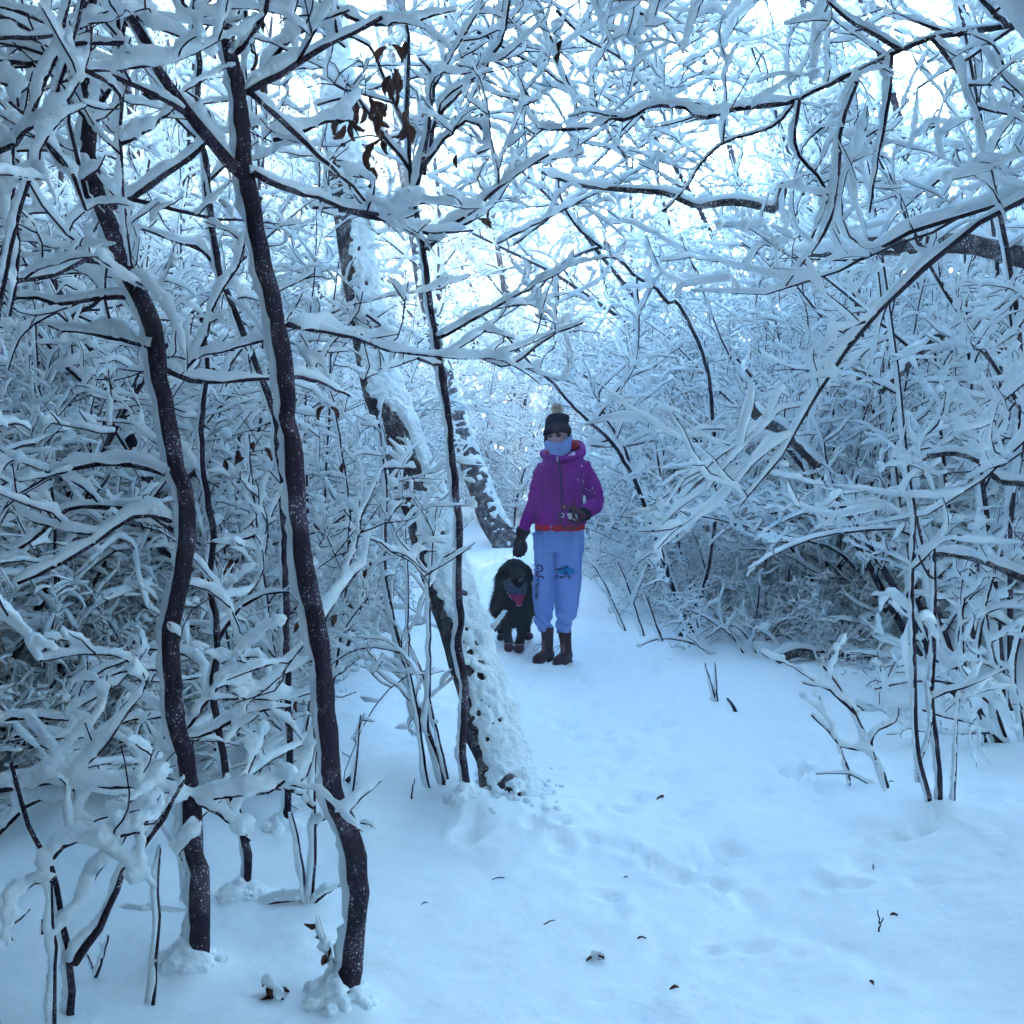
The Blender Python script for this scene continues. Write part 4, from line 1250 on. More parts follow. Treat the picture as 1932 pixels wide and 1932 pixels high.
# snow-heavy boughs hanging in at the upper left corner
def Z0(pts):
    return [(x * .3307, y * .3307) for x, y in pts]
bush("overhanging_tree", "tree at the left edge with thick snow ribbons filling the top left corner", [
    np.array([(-1.25, 2.2, -.1), (-1.22, 2.25, 1.0), (-1.12, 2.35, 1.9), (-.98, 2.45, 2.5), (-.9, 2.5, 3.0)]),
    line(Z0([(-200, 60), (0, 30), (100, 60), (200, 110), (320, 160), (420, 230)]), 2.5), line(Z0([(-200, 130), (0, 90), (120, 140), (220, 190), (300, 260)]), 2.5, 2.7),
    line(Z0([(-250, 260), (0, 215), (160, 215), (300, 210), (420, 190)]), 2.45, 2.6), line(Z0([(-250, 400), (0, 350), (130, 355), (250, 370), (420, 350)]), 2.45, 2.7),
    line(Z0([(-250, 400), (0, 460), (70, 520), (110, 600)]), 2.45), line(Z0([(-150, 900), (65, 840), (170, 700), (240, 480), (330, 280), (400, 0), (420, -120)]), 2.45, 2.3),
    line(Z0([(330, 350), (470, 380), (580, 450), (660, 500), (690, 600)]), 2.5, 2.7), line(Z0([(180, 690), (260, 790), (350, 920), (400, 960), (490, 1200)]), 2.5, 2.6),
    line(Z0([(-200, 1000), (50, 760), (70, 1000), (90, 1300), (95, 1600), (60, 1800)]), 2.5, 2.4)], 2.5, .0075, .0135, TW_FEW, "tree", meld=.0065)
bush("overhanging_bough", "snowy bough crossing above between the two dark trunks at the top", [
    line(Z0([(560, -150), (640, 40), (780, 90), (900, 160), (1100, 240), (1180, 290)]), 2.75), line(Z0([(1000, -120), (1040, 0), (1100, 90), (1160, 200), (1230, 330)]), 2.8), line(Z0([(660, -100), (680, 200), (690, 500), (690, 880), (720, 1300), (745, 1500)]), 2.85),
    line(Z0([(330, 390), (400, 560), (540, 740), (690, 880)]), 2.8), line(Z0([(690, 820), (850, 740), (990, 620)]), 2.8), line(Z0([(820, 530), (900, 560), (1000, 580), (1100, 640)]), 2.85)], 2.8, .0065, .0125, TW_FEW, "branch", meld=.0065)
bush("overhanging_bough", "broad snow ribbons drooping from above right of the tall dark trunk", [
    line(Z0([(1500, 420), (1620, 260), (1750, 180), (1870, 100), (2000, 60)]), 3.0), line(Z0([(1900, 30), (2050, 130), (2200, 140), (2380, 110), (2600, 60)]), 3.3), line(Z0([(1700, -60), (1760, 60), (1850, 160), (1960, 260)]), 3.1),
    line(Z0([(1560, 800), (1700, 760), (1850, 700), (2000, 690)]), 3.2), line(Z0([(1932, 1200), (2100, 1220), (2300, 1290), (2500, 1330), (2700, 1310)]), 3.4)], 3.1, .007, .015, TW_FEW, "branch", meld=.0065)
bush("overhanging_bough", "fine snowy boughs crossing high over the path, above the walker's head", [
    line([(1013, -40), (1013, 0), (1026, 43), (1042, 79), (1059, 119), (1075, 162), (1085, 179), (1090, 245), (1090, 281)], 5.0), line([(900, 60), (950, 89), (1019, 129), (1072, 162), (1120, 200)], 5.0, 5.2),
    line([(1100, -20), (1135, 0), (1181, 13), (1234, 36), (1260, 53), (1290, 100)], 5.2), line([(860, 120), (897, 155), (930, 175), (970, 187), (1010, 192)], 4.9), line([(960, -40), (940, 60), (910, 150), (870, 220)], 5.1, 4.8),
    line([(1180, -30), (1150, 60), (1120, 130), (1130, 210), (1180, 300)], 5.3), line([(1050, 20), (1100, 70), (1170, 110), (1240, 180)], 5.1, 5.4), line([(840, 30), (880, 90), (960, 130), (1010, 200)], 5.2)], 5.0, .0075, .0115, TW_NEAR, "branch")
cr_ = np.random.default_rng(44)
for k in range(3):
    ls = []
    for q in range(5):
        u, v, a = cr_.uniform(760, 1380), cr_.uniform(-10, 330), cr_.uniform(-.9, .9)
        L, w = cr_.uniform(140, 330), cr_.uniform(-60, 60)
        ls.append(line([(u - L * math.cos(a), v - L * math.sin(a)), (u - L * .4 * math.cos(a), v - L * .4 * math.sin(a) - w * .6), (u, v - w), (u + L * .5 * math.cos(a), v + L * .5 * math.sin(a) - w * .4)], cr_.uniform(5, 7), cr_.uniform(5, 7)))
    bush("overhanging_bough", ["lacy frosted bough closing the canopy over the path, nearest the top edge", "thin frosted bough arching across the pale gap above the walker", "frosted bough tangled among fine twigs upper right of the slender sapling", "light snowy bough hanging below the top gap in the canopy"][k], ls, 6.0, .0065, .011, TW_NEAR, "branch")
# near shrub at the bottom left
dE = 2.62
bush("low_shrub", "forked shrub at bottom left with thick snow along its low boughs", [
    [(136, 1985), (136, 1932), (132, 1822), (116, 1723), (93, 1634), (66, 1584), (50, 1541), (40, 1505), (20, 1440)],
    [(140, 1818), (172, 1773), (205, 1713), (231, 1647), (248, 1624), (298, 1558), (314, 1531), (345, 1470)]], dE, .0115, .007, None, meld=.005)
def laden(label, groups, d, r0=.006, amt=.020, spec=TW_FEW):
    return bush("snow_laden_bough", label, groups, d, r0, amt, spec, "branch")
def laden_shrub(label, base, groups, d, r0=.006, amt=.020, spec=TW_FEW):
    """boughs carried by a stem that stands in the snow"""
    return bush("low_shrub", label, [base] + groups, d, r0, amt, spec, "shrub", meld=.0062)
laden_shrub("spreading shrub with very thick snow ridges on level boughs at left edge", [(-60, 1900), (-50, 1750), (-30, 1600), (-20, 1495)], [
    [(-20, 1495), (30, 1486), (66, 1478), (122, 1478), (149, 1472), (185, 1485), (248, 1485), (298, 1495), (364, 1495)],
    [(360, 1500), (380, 1511), (430, 1501), (496, 1498), (526, 1482), (549, 1462)], [(365, 1505), (380, 1515), (420, 1544), (446, 1564), (473, 1587)],
    [(83, 1445), (109, 1462), (132, 1481), (146, 1498), (165, 1544), (175, 1574)], [(-30, 1600), (53, 1521), (90, 1512), (122, 1508)]], 2.75, .007, .0165, TW_FEW)
laden_shrub("shrub with a drooping snow-thick bough above the bottom left corner", [(100, 1990), (104, 1850), (100, 1720), (96, 1624)], [
    [(96, 1624), (109, 1604), (139, 1587), (179, 1591), (212, 1614), (258, 1640), (288, 1673)], [(179, 1587), (220, 1580), (265, 1571)], [(100, 1660), (60, 1670), (30, 1690), (-10, 1720)], [(180, 1590), (230, 1560), (280, 1552)]], 2.55, .006, .0155, TW_FEW)
laden_shrub("shrub with snowy boughs forking at waist height between the left trunks", [(352, 1700), (346, 1560), (347, 1450), (347, 1392), (350, 1366)], [
    [(126, 1379), (179, 1405), (198, 1382), (238, 1359), (291, 1352), (331, 1352), (350, 1366)], [(347, 1392), (397, 1385), (446, 1356), (496, 1339), (546, 1333)],
    [(0, 1359), (66, 1356), (122, 1359), (178, 1357)], [(350, 1370), (330, 1290), (280, 1260), (200, 1280)], [(350, 1380), (400, 1310), (440, 1270), (500, 1258)], [(348, 1420), (300, 1450), (250, 1450)]], 3.15, .006, .013, TW_NEAR)
bush("low_shrub", "thin snow-coated stem standing between bottom left shrub and crooked trunk", [[(284, 1940), (294, 1822), (301, 1739), (298, 1663), (305, 1600)]], G(284, 1925)[1], .006, .012, None, wind=(-.95, 0, .2))
bush("twig_sprig", "thin forked sprig in blue snow at bottom left", [[(202, 1940), (190, 1880), (180, 1840), (165, 1800)], [(180, 1845), (195, 1800), (205, 1765)]], 2.85, .005, .004, None, "twig")
bush("twig_stake", "dark stick standing upright in shaded snow at left edge", [[(92, 1830), (84, 1780), (78, 1735)]], 3.1, .006, .003, None, "twig")
bush("twig_stake", "slim curved stick in the snow left of the crooked trunk", [[(255, 1853), (265, 1835), (268, 1805)]], 3.05, .0035, 0, None, "twig")
bush("fallen_twig", "long level twig lying on the snow behind the crooked trunk", [[(148, 1727), (190, 1726), (260, 1722), (320, 1718), (370, 1732)]], 3.3, .005, .009, None, "twig")

# ------------------------------------------------------------------ dead leaves
def leaf_mesh(seed):
    r = np.random.default_rng(seed)
    n, V, F = 7, [], []
    for i in range(n):
        t = i / (n - 1)
        w = math.sin(math.pi * t ** 0.8) * (0.26 + .05 * r.random())
        cur = 0.18 * math.sin(t * 3.0)
        for k, s in enumerate((-1, -.4, .4, 1)):
            V.append((s * w * (0.75 if abs(s) == 1 else 1) + r.normal(0, .015), cur + (0.16 if abs(s) == 1 else 0) + r.normal(0, .02), -t))
    for i in range(n - 1):
        for k in range(3):
            F.append((i * 4 + k, i * 4 + k + 1, i * 4 + k + 5, i * 4 + k + 4))
    return make_mesh("leaf", np.array(V), [np.array(F)], M_leaf)
LEAVES = [leaf_mesh(i) for i in range(5)]
lfr = np.random.default_rng(3)
def hang_leaf(root, u, v, d, size):
    o = bpy.data.objects.new("leaf", LEAVES[lfr.integers(5)])
    C.objects.link(o)
    o.parent = root
    p = P(u, v, d)
    o.location = Vector(p) - root.location
    o.rotation_euler = (lfr.normal(0, .35), lfr.normal(0, .35), lfr.uniform(0, 6.28))
    o.scale = [size * lfr.uniform(.8, 1.2)] * 3
for (u, v) in [(752, 113), (738, 160), (745, 172), (659, 205), (672, 225), (660, 235), (715, 225), (728, 215), (715, 250), (765, 255), (770, 245), (745, 140), (650, 190), (700, 205), (722, 265),
               (760, 235), (685, 215), (735, 95), (640, 225), (690, 335), (700, 290)]:
    for k in range(2):
        hang_leaf(sap, u + lfr.normal(0, 7), v + lfr.normal(0, 9) - 12, dF - lfr.uniform(0, .3), .075)
for (u, v) in [(1057, 108), (1060, 85), (924, 404), (903, 420), (862, 300)]:
    hang_leaf(sap, u, v - 8, dF - .2, .055)
leafy = bush("leafy_shrub", "shrub holding withered brown leaves between the S-curved trunk and the slender sapling", [
    [(560, 1480), (540, 1380), (520, 1250), (500, 1100), (480, 950), (470, 820)], [(580, 1470), (620, 1330), (650, 1150), (660, 980), (640, 820), (620, 720)], [(570, 1480), (590, 1300), (640, 1200), (700, 1120)],
    [(560, 1480), (500, 1400), (450, 1300), (420, 1150), (400, 1020)]], 4.9, .008, .015, TW_NEAR)
for (u, v) in [(625, 772), (430, 870), (448, 855), (474, 984), (507, 1420), (515, 1435), (497, 850), (620, 775), (480, 840), (410, 1040), (560, 1330), (530, 1300), (655, 1130), (690, 1080), (460, 870), (650, 880),
               (500, 1010), (475, 1185), (560, 1180), (523, 1158), (440, 1060), (600, 985), (635, 1165), (245, 850), (400, 700), (428, 1075)]:
    hang_leaf(leafy, u + lfr.normal(0, 4), v - 6, 4.75, .062)
for (u, v) in [(1770, 1205), (1820, 1290), (1845, 1310), (1860, 1295)]:
    pass
for (u, v) in [(460, 30), (470, 60), (455, 90), (452, 130)]:
    hang_leaf(sap, u + 20, v, dF - .3, .085)
# leaves and weeds on the snow
def on_snow(label, u, v, size, cat="leaf", name="fallen_leaf"):
    g = G(u, v)
    o = bpy.data.objects.new(name, LEAVES[lfr.integers(5)])
    C.objects.link(o)
    o.location = (g[0], g[1], float(gz(g[0], g[1])) + .008)
    o.rotation_euler = (1.3 + lfr.normal(0, .2), lfr.normal(0, .3), lfr.uniform(0, 6.28))
    o.scale = (size, size, size)
    tag(o, label, cat)
on_snow("curled brown leaf lying on the path snow in front of the walker", 1253, 1478, .07)
on_snow("small dark leaf on the snow just above the tiny Y-shaped twig", 1680, 1692, .03)
on_snow("small dark leaf fragment on the snow below the tiny Y-shaped twig", 1642, 1800, .03)
on_snow("shrivelled leaf scrap on the snow low in the middle of the path", 1282, 1813, .03)
on_snow("reddish leaf scrap on the snow right of the buried weed stalk", 1220, 1726, .03)
def weed(label, u, v, h, d=None, n=5):
    g = G(u, v)
    base = np.array((g[0], g[1], float(gz(g[0], g[1])) - .03))
    root = thing("dead_weed", label, "plant", tuple(base))
    st = grow(hrng, base, np.array((hrng.normal(0, .15), 0, 1.0)), h, 7, .12, 0)
    link("stalk", tubes("stalk", [(st, np.linspace(.004, .0025, 7))], 5, M_twig), root)
    for k in range(n):
        o = bpy.data.objects.new("leaf", LEAVES[k % 5])
        C.objects.link(o)
        o.parent = root
        o.location = Vector(lerp_at(st, .55 + .45 * k / n)) - root.location
        o.rotation_euler = (hrng.normal(0, .9), hrng.normal(0, .6), hrng.uniform(0, 6.28))
        o.scale = [.045] * 3
    ln = snow_on(hrng, [(st[2:], np.full(5, .003))], .012, 1, keep=1)
    link("snow_cover", tubes("snow_cover", ln, 7, M_snow, hrng, .2), root)
weed("withered curled weed head in the snow at the bottom left of the S-curved trunk", 541, 1905, .10, n=9)
weed("snow-dusted dead weed leaning on the foot of the S-curved trunk", 640, 1900, .24)
weed("dead weed with curled leaf at the right of the S-curved trunk's foot", 664, 1905, .08, n=3)
weed("dark buried weed stalk in the middle of the path", 1128, 1760, .05, n=2)
tr_ = np.random.default_rng(17)
for k in range(6):
    u, v = tr_.uniform(760, 1850), tr_.uniform(1380, 1915)
    g = G(u, v)
    a = tr_.uniform(0, 6.28)
    c = np.array((g[0], g[1], float(gz(g[0], g[1])) + .004))
    d_ = np.array((math.cos(a), math.sin(a), tr_.uniform(-.05, .12))) * tr_.uniform(.010, .026)
    o = link("twig_fragment", tubes("twig_fragment", [(np.array([c - d_, c + (0, 0, .004), c + d_]), np.array((.002, .0022, .0012)))], 5, M_twig))
    tag(o, "tiny dark twig fragment lying on the open snow of the path", "twig", "twig fragments on the path snow")
M_jacket = simple_mat("purple_jacket_fabric", (0.20, 0.002, 0.19), 0.65, 260, 0.12, 0.2, 0.25, 0.002)
M_jacket_dark = simple_mat("dark_zip_tape", (0.03, 0.003, 0.05), 0.6, 200, 0.1, 0.1, 0.3)
M_red = simple_mat("red_shirt", (0.38, 0.006, 0.022), 0.8, 200, 0.15, 0.2)
M_sweat = simple_mat("grey_blue_fleece", (0.20, 0.28, 0.60), 0.95, 300, 0.10, 0.3, 0.1, 0.002)
M_gaiter = simple_mat("grey_blue_scarf", (0.20, 0.25, 0.50), 0.95, 220, 0.12, 0.3, 0.1, 0.002)
M_black = simple_mat("black_knit", (0.010, 0.004, 0.014), 0.9, 300, 0.4, 0.5, 0.15, 0.003)
M_fur = simple_mat("black_fur", (0.0045, 0.002, 0.006), 0.8, 60, 0.3, 0.0, 0.12)
M_boot = simple_mat("brown_boot_leather", (0.055, 0.014, 0.022), 0.6, 120, 0.35, 0.3, 0.3, 0.002)
M_sole = simple_mat("dark_boot_sole", (0.012, 0.006, 0.016), 0.6, 90, 0.3, 0.2)
M_lace = simple_mat("pale_boot_lace", (0.22, 0.09, 0.12), 0.8, 150, 0.2, 0.1)
M_skin = simple_mat("face_skin", (0.40, 0.20, 0.22), 0.6, 60, 0.08, 0.05)
M_ink = simple_mat("dark_print_ink", (0.022, 0.008, 0.075), 0.8, 150, 0.1, 0.0)
M_teal = simple_mat("teal_print_ink", (0.03, 0.17, 0.42), 0.8, 60, 0.25, 0.0)
M_white = simple_mat("white_stitching", (0.72, 0.72, 0.75), 0.7, 150, 0.05, 0.0)
M_pom = simple_mat("beige_faux_fur", (0.60, 0.44, 0.34), 0.9, 60, 0.35, 0.0)
M_rope = simple_mat("brown_leash_rope", (0.14, 0.035, 0.06), 0.9, 400, 0.35, 0.5, 0.1, 0.003)
M_metal = simple_mat("bright_metal", (0.55, 0.55, 0.58), 0.35, 80, 0.08, 0.0, 0.6)
M_eye = simple_mat("dark_eye", (0.02, 0.006, 0.015), 0.3, 80, 0.1, 0.0, 0.5)
M_pink = simple_mat("magenta_bandana_cloth", (0.26, 0.012, 0.07), 0.85, 45, 0.7, 0.2)
M_frost = simple_mat("frosted_grey_cloth", (0.045, 0.045, 0.085), 0.9, 30, 0.95, 0.3)
M_boots_dog = simple_mat("dark_red_dog_boot", (0.035, 0.008, 0.02), 0.6, 90, 0.3, 0.1)
M_strap = simple_mat("pale_strap", (0.25, 0.16, 0.18), 0.7, 90, 0.2, 0.0)

# ------------------------------------------------------------------ the walker
YP = 7.33
def up_to(x, y):
    return float(gz(x, y))
g0 = up_to(.29, YP)
person = thing("person", "woman in purple jacket, blue sweatpants, black bobble hat standing on the snowy path", "person", (0.29, YP, g0))
# body: one continuous surface under the clothes
body = union("body", [
    ball((.315, YP - .008, 1.548), (.074, .090, .108)), ball((.305, YP - .055, 1.50), (.055, .052, .062)),
    limb([(.335, YP + .02, 1.34), (.325, YP + .005, 1.48)], [.058, .055]),
    ball((.292, YP - .108, 1.497), (.0125, .017, .013)), limb([(.298, YP - .088, 1.545), (.292, YP - .112, 1.500)], [.008, .0125]),
    ball((.272, YP - .078, 1.508), (.022, .022, .020)), ball((.322, YP - .082, 1.508), (.022, .022, .020)),
    zloft([(.84, .33, YP, .10, .07), (.95, .335, YP, .15, .10), (1.08, .345, YP, .125, .088), (1.2, .352, YP, .135, .10), (1.33, .36, YP, .15, .08), (1.39, .35, YP, .07, .06)]),
    limb([(.225, YP, 1.335), (.165, YP + .02, 1.09), (.078, YP - .028, .895), (.060, YP - .003, .80)], [.052, .042, .028, .018]),
    limb([(.50, YP, 1.335), (.585, YP + .02, 1.09), (.50, YP - .13, 1.01), (.44, YP - .20, 1.0)], [.052, .044, .032, .028]),
    limb([(.25, YP, .9), (.225, YP, .5), (.24, YP + .01, .12), (.25, YP + .02, .04)], [.07, .045, .03, .025]), limb([(.40, YP, .9), (.39, YP - .02, .5), (.37, YP - .02, .12), (.38, YP - .01, .04)], [.075, .048, .03, .025]),
], .007, 3, M_skin, person)
# jacket
def jacket_wrinkle(co):
    arm = np.clip((np.abs(co[:, 0] - .355) - .15) / .05, 0, 1)
    w = .0055 * noise3(co, 10) + .0045 * noise3(co, 24, 5) + .0018 * noise3(co, 60, 9) + .0018 * np.sin(co[:, 2] * 95 + 5 * noise3(co, 6)) * (.35 + .65 * arm)
    w -= .006 * np.exp(-((co[:, 0] - .345 - (1.2 - co[:, 2]) * -.02) / .006) ** 2) * (co[:, 1] < YP - .04)
    return w
jacket = union("jacket", [
    zloft([(.925, .337, YP - .005, .178, .128), (.95, .337, YP - .005, .183, .132), (1.0, .338, YP - .005, .172, .130), (1.08, .345, YP, .150, .122), (1.16, .35, YP, .150, .126), (1.25, .358, YP, .163, .128), (1.32, .362, YP, .168, .118), (1.37, .36, YP, .150, .10), (1.405, .352, YP, .115, .09), (1.43, .345, YP, .10, .085)]),
    limb([(.243, YP, 1.335), (.195, YP + .015, 1.22), (.160, YP + .02, 1.09), (.112, YP - .005, .97), (.078, YP - .03, .885)], [.068, .062, .055, .047, .043]),
    limb([(.475, YP, 1.335), (.545, YP + .015, 1.22), (.582, YP + .01, 1.10), (.572, YP - .03, 1.055), (.525, YP - .10, 1.03), (.490, YP - .15, 1.01)], [.070, .064, .064, .062, .055, .050]),
    limb([(.255, YP - .07, 1.405), (.225, YP + .03, 1.415), (.27, YP + .10, 1.425), (.36, YP + .12, 1.45), (.455, YP + .06, 1.475), (.475, YP - .02, 1.43), (.41, YP - .095, 1.40)], [.022, .034, .045, .052, .045, .036, .022]),
    limb([(.262, YP - .055, 1.415), (.30, YP - .105, 1.395), (.345, YP - .115, 1.385), (.40, YP - .10, 1.40), (.44, YP - .05, 1.42)], [.022, .024, .026, .026, .024]),
], .0075, 4, M_jacket, person, jacket_wrinkle)
tj = bvh(jacket)
def part_of(owner, name, pieces, mat):
    pieces = [p for p in pieces if p is not None]
    v, f = merge(pieces)
    return link(name, make_mesh(name, v, f, mat), owner)
part_of(jacket, "zip", [stroke(tj, [(1052, 862), (1056, 880), (1058, 910), (1060, 950), (1060, 985)], .006, .003, False)], M_jacket_dark)
part_of(jacket, "zip_pull", [stroke(tj, [(1052, 862), (1053, 869)], .005, .008, False)], M_metal)
part_of(jacket, "chest_logo", [stroke(tj, [(1072, 861), (1076, 858), (1081, 858.5), (1084, 856.5), (1083, 853.5), (1079, 855.5), (1076, 859.5)], .0030, .003),
                               stroke(tj, [(1074, 859), (1079, 856.8), (1085, 854.5)], .0026, .0035), stroke(tj, [(1080, 860), (1082, 857)], .0028, .0035)], M_white)
part_of(jacket, "seam", [stroke(tj, [(1042, 868), (1040, 900), (1046, 950), (1049, 985)], .0018, .002, False), stroke(tj, [(1022, 905), (1026, 940), (1020, 965), (1012, 985)], .002, .002, False)], M_jacket_dark)
lining = link("hood_lining", make_mesh("hood_lining", *merge([ball((.437, YP - .035, 1.482), (.034, .04, .036), rot=(.5, 'Y')), ball((.250, YP - .045, 1.432), (.02, .04, .018))]), M_red), jacket)
flk = np.random.default_rng(4)
spots = []
for (u, v) in [(1097, 879), (1101, 894), (1100, 907), (1099, 912), (1106, 922), (1120, 945), (1090, 905), (1112, 925), (1118, 921), (1119, 880), (1112, 855), (1117, 866), (1123, 930)]:
    h = on_surface(tj, u, v)
    if h is not None:
        spots.append(ball(h[0] + h[1] * .002, [.0026 + .0022 * flk.random()] * 3, 8))
part_of(jacket, "snow_fleck", spots, M_snow)['kind'] = 'stuff'
# red shirt hem below the jacket
shirt = union("shirt_hem", [zloft([(.885, .335, YP - .008, .172, .124), (.90, .335, YP - .008, .180, .130), (.93, .336, YP - .006, .176, .126), (.96, .337, YP, .160, .11)])], .007, 2, M_red, person,
              lambda co: .003 * noise3(co, 22) + .0015 * np.sin(np.arctan2(co[:, 1] - YP, co[:, 0] - .335) * 9 + 4 * noise3(co, 9)))
# sweatpants
def pants_wrinkle(co):
    a = np.arctan2(co[:, 1] - YP, co[:, 0] - np.where(co[:, 0] < .305, .225, .385))
    up_ = np.exp(-((co[:, 2] - .90) / .10) ** 2)
    low = np.exp(-((co[:, 2] - .23) / .07) ** 2)
    fold = .011 * np.sin(a * 11 + 3 * noise3(co, 5)) * up_ + .018 * noise3(co, 9, 3) * (0.6 + low) + .009 * np.sin(co[:, 2] * 75 + a * 3 + 3 * noise3(co, 8)) * low + .005 * noise3(co, 26, 1)
    return fold + .006 * np.sin(a * 4 + co[:, 2] * 7 + 2 * noise3(co, 4))
pants = union("sweatpants", [
    zloft([(.74, .325, YP, .155, .10), (.80, .33, YP, .170, .118), (.88, .333, YP, .168, .118), (.93, .335, YP, .155, .108)]),
    limb([(.232, YP, .86), (.224, YP - .005, .66), (.221, YP, .42), (.222, YP + .005, .30), (.224, YP + .01, .235), (.236, YP + .012, .205), (.244, YP + .015, .188)], [.086, .074, .070, .075, .074, .062, .054], 24),
    limb([(.405, YP, .86), (.398, YP - .015, .66), (.392, YP - .02, .44), (.380, YP - .02, .30), (.368, YP - .02, .215), (.367, YP - .02, .182), (.370, YP - .02, .165)], [.100, .106, .097, .090, .085, .068, .056], 24),
], .0075, 3, M_sweat, person, pants_wrinkle)
tp = bvh(pants)
def K(x, y):      # points read from an enlargement of the trouser print
    return ((1560 + x * 180 / 1932) * .63889, (1640 + y * 180 / 1932) * .63889)
def KS(pts, w=.0036):
    return stroke(tp, [K(*p) for p in pts], w, .0028)
part_of(pants, "teal_print", [patch(tp, [K(*p) for p in [(900, 480), (960, 430), (1050, 400), (1060, 340), (1150, 310), (1280, 325), (1330, 400), (1440, 410), (1495, 470), (1470, 560), (1400, 610), (1330, 640), (1200, 610), (1050, 600), (950, 560)]]),
                              patch(tp, [K(*p) for p in [(262, 770), (290, 720), (350, 725), (385, 780), (360, 830), (290, 850), (258, 820)]]),
                              patch(tp, [K(*p) for p in [(850, 640), (880, 620), (900, 680), (880, 720), (850, 700)]])], M_teal)
txt = []
# "brave"
txt += [KS([(882, 310), (872, 390), (868, 465), (905, 462), (912, 420), (878, 425)]), KS([(935, 400), (950, 430), (968, 485), (965, 430), (985, 400)]), KS([(1040, 390), (1002, 410), (1005, 455), (1045, 440), (1045, 392), (1055, 455)]),
        KS([(1080, 385), (1105, 430), (1135, 465), (1140, 410), (1150, 370)]), KS([(1195, 400), (1245, 380), (1235, 355), (1195, 370), (1200, 410), (1260, 400)])]
# "&"
txt += [KS([(1205, 485), (1180, 500), (1190, 530), (1150, 550), (1155, 590), (1195, 600), (1240, 560), (1250, 575)]), KS([(1185, 530), (1215, 525), (1250, 600)])]
# "strong"
txt += [KS([(905, 650), (868, 665), (880, 695), (895, 725), (870, 755)]), KS([(920, 590), (928, 660), (935, 720), (965, 735)]), KS([(895, 640), (960, 625)], .0028), KS([(985, 650), (1010, 690), (1018, 750), (1025, 690), (1050, 655)]),
        KS([(1090, 650), (1060, 675), (1072, 715), (1105, 700), (1100, 655), (1085, 650)]), KS([(1130, 640), (1140, 690), (1145, 640), (1170, 650), (1180, 690)]),
        KS([(1270, 630), (1235, 645), (1240, 690), (1285, 680), (1290, 640), (1310, 700), (1290, 765), (1250, 760)])]
for p in [(1368, 695), (1412, 655), (1450, 620), (1492, 580), (1530, 540), (1558, 495)]:
    txt.append(KS([(p[0] - 12, p[1]), (p[0] + 12, p[1] - 4)], .0044))
part_of(pants, "lettering", txt, M_ink)
# "Warrior" running down the other leg
txt = [KS([(350, 440), (300, 410), (290, 350), (350, 315), (430, 350), (455, 430), (400, 505), (320, 515), (262, 500)], .0055), KS([(262, 500), (300, 560), (330, 590), (265, 600)], .0048), KS([(265, 600), (260, 640), (330, 665), (440, 680), (490, 715), (488, 770)], .0055),
        KS([(340, 865), (305, 880), (318, 905), (345, 890), (325, 865)], .0032), KS([(335, 925), (270, 935), (240, 925)], .0036), KS([(330, 960), (262, 985), (225, 960)], .0036), KS([(315, 1010), (280, 1060), (215, 1045)], .0036),
        KS([(340, 1130), (280, 1110), (225, 1080)], .0034), KS([(372, 1140), (378, 1155)], .004), KS([(330, 1180), (260, 1175), (240, 1220), (290, 1260), (335, 1230), (325, 1185)], .0038), KS([(300, 1270), (225, 1300), (290, 1310), (330, 1325)], .0036),
        KS([(335, 1335), (250, 1320), (205, 1325)], .0036), KS([(300, 1390), (240, 1370), (268, 1420)], .0034)]
part_of(pants, "lettering", txt, M_ink)
part_of(pants, "leg_seam", [stroke(tp, [(1094, 1030), (1094, 1080), (1091, 1120), (1086, 1170)], .0018, .002, False)], M_ink)
# neck gaiter pulled up to the nose
def gaiter():
    n, m = 40, 10
    V = []
    for j in range(m + 1):
        s = j / m
        for i in range(n):
            a = 2 * math.pi * i / n                     # 0 = viewer's right, 3pi/2 = front
            fr = max(0.0, -math.sin(a))
            top = 1.532 + .020 * math.cos(a) - .034 * fr ** 4
            bot = 1.405 - .02 * fr ** 2
            z = bot + (top - bot) * s
            bul = 1 + .10 * math.sin(s * math.pi) + .035 * math.sin(s * 9 + 2.2 * math.sin(a * 2)) + .02 * math.sin(a * 7 + s * 5)
            rx, ry = (.080 + .014 * s) * bul, (.090 + .014 * s) * bul
            V.append((.322 + rx * math.cos(a), YP - .018 + ry * math.sin(a) - .012 * fr * s, z))
    for j in (0, 1):
        for i in range(n):
            x, y, z = V[m * n + i]
            V.append((.322 + (x - .322) * (.90 - .12 * j), YP - .018 + (y - YP + .018) * (.90 - .12 * j), z - .012 - .03 * j))
    k = np.arange((m + 3) * n).reshape(m + 3, n)
    nx = np.roll(k, -1, axis=1)
    return make_mesh("neck_gaiter", np.array(V), [np.stack([k[:-1], nx[:-1], nx[1:], k[1:]], -1).reshape(-1, 4)], M_gaiter)
link("neck_gaiter", gaiter(), person)
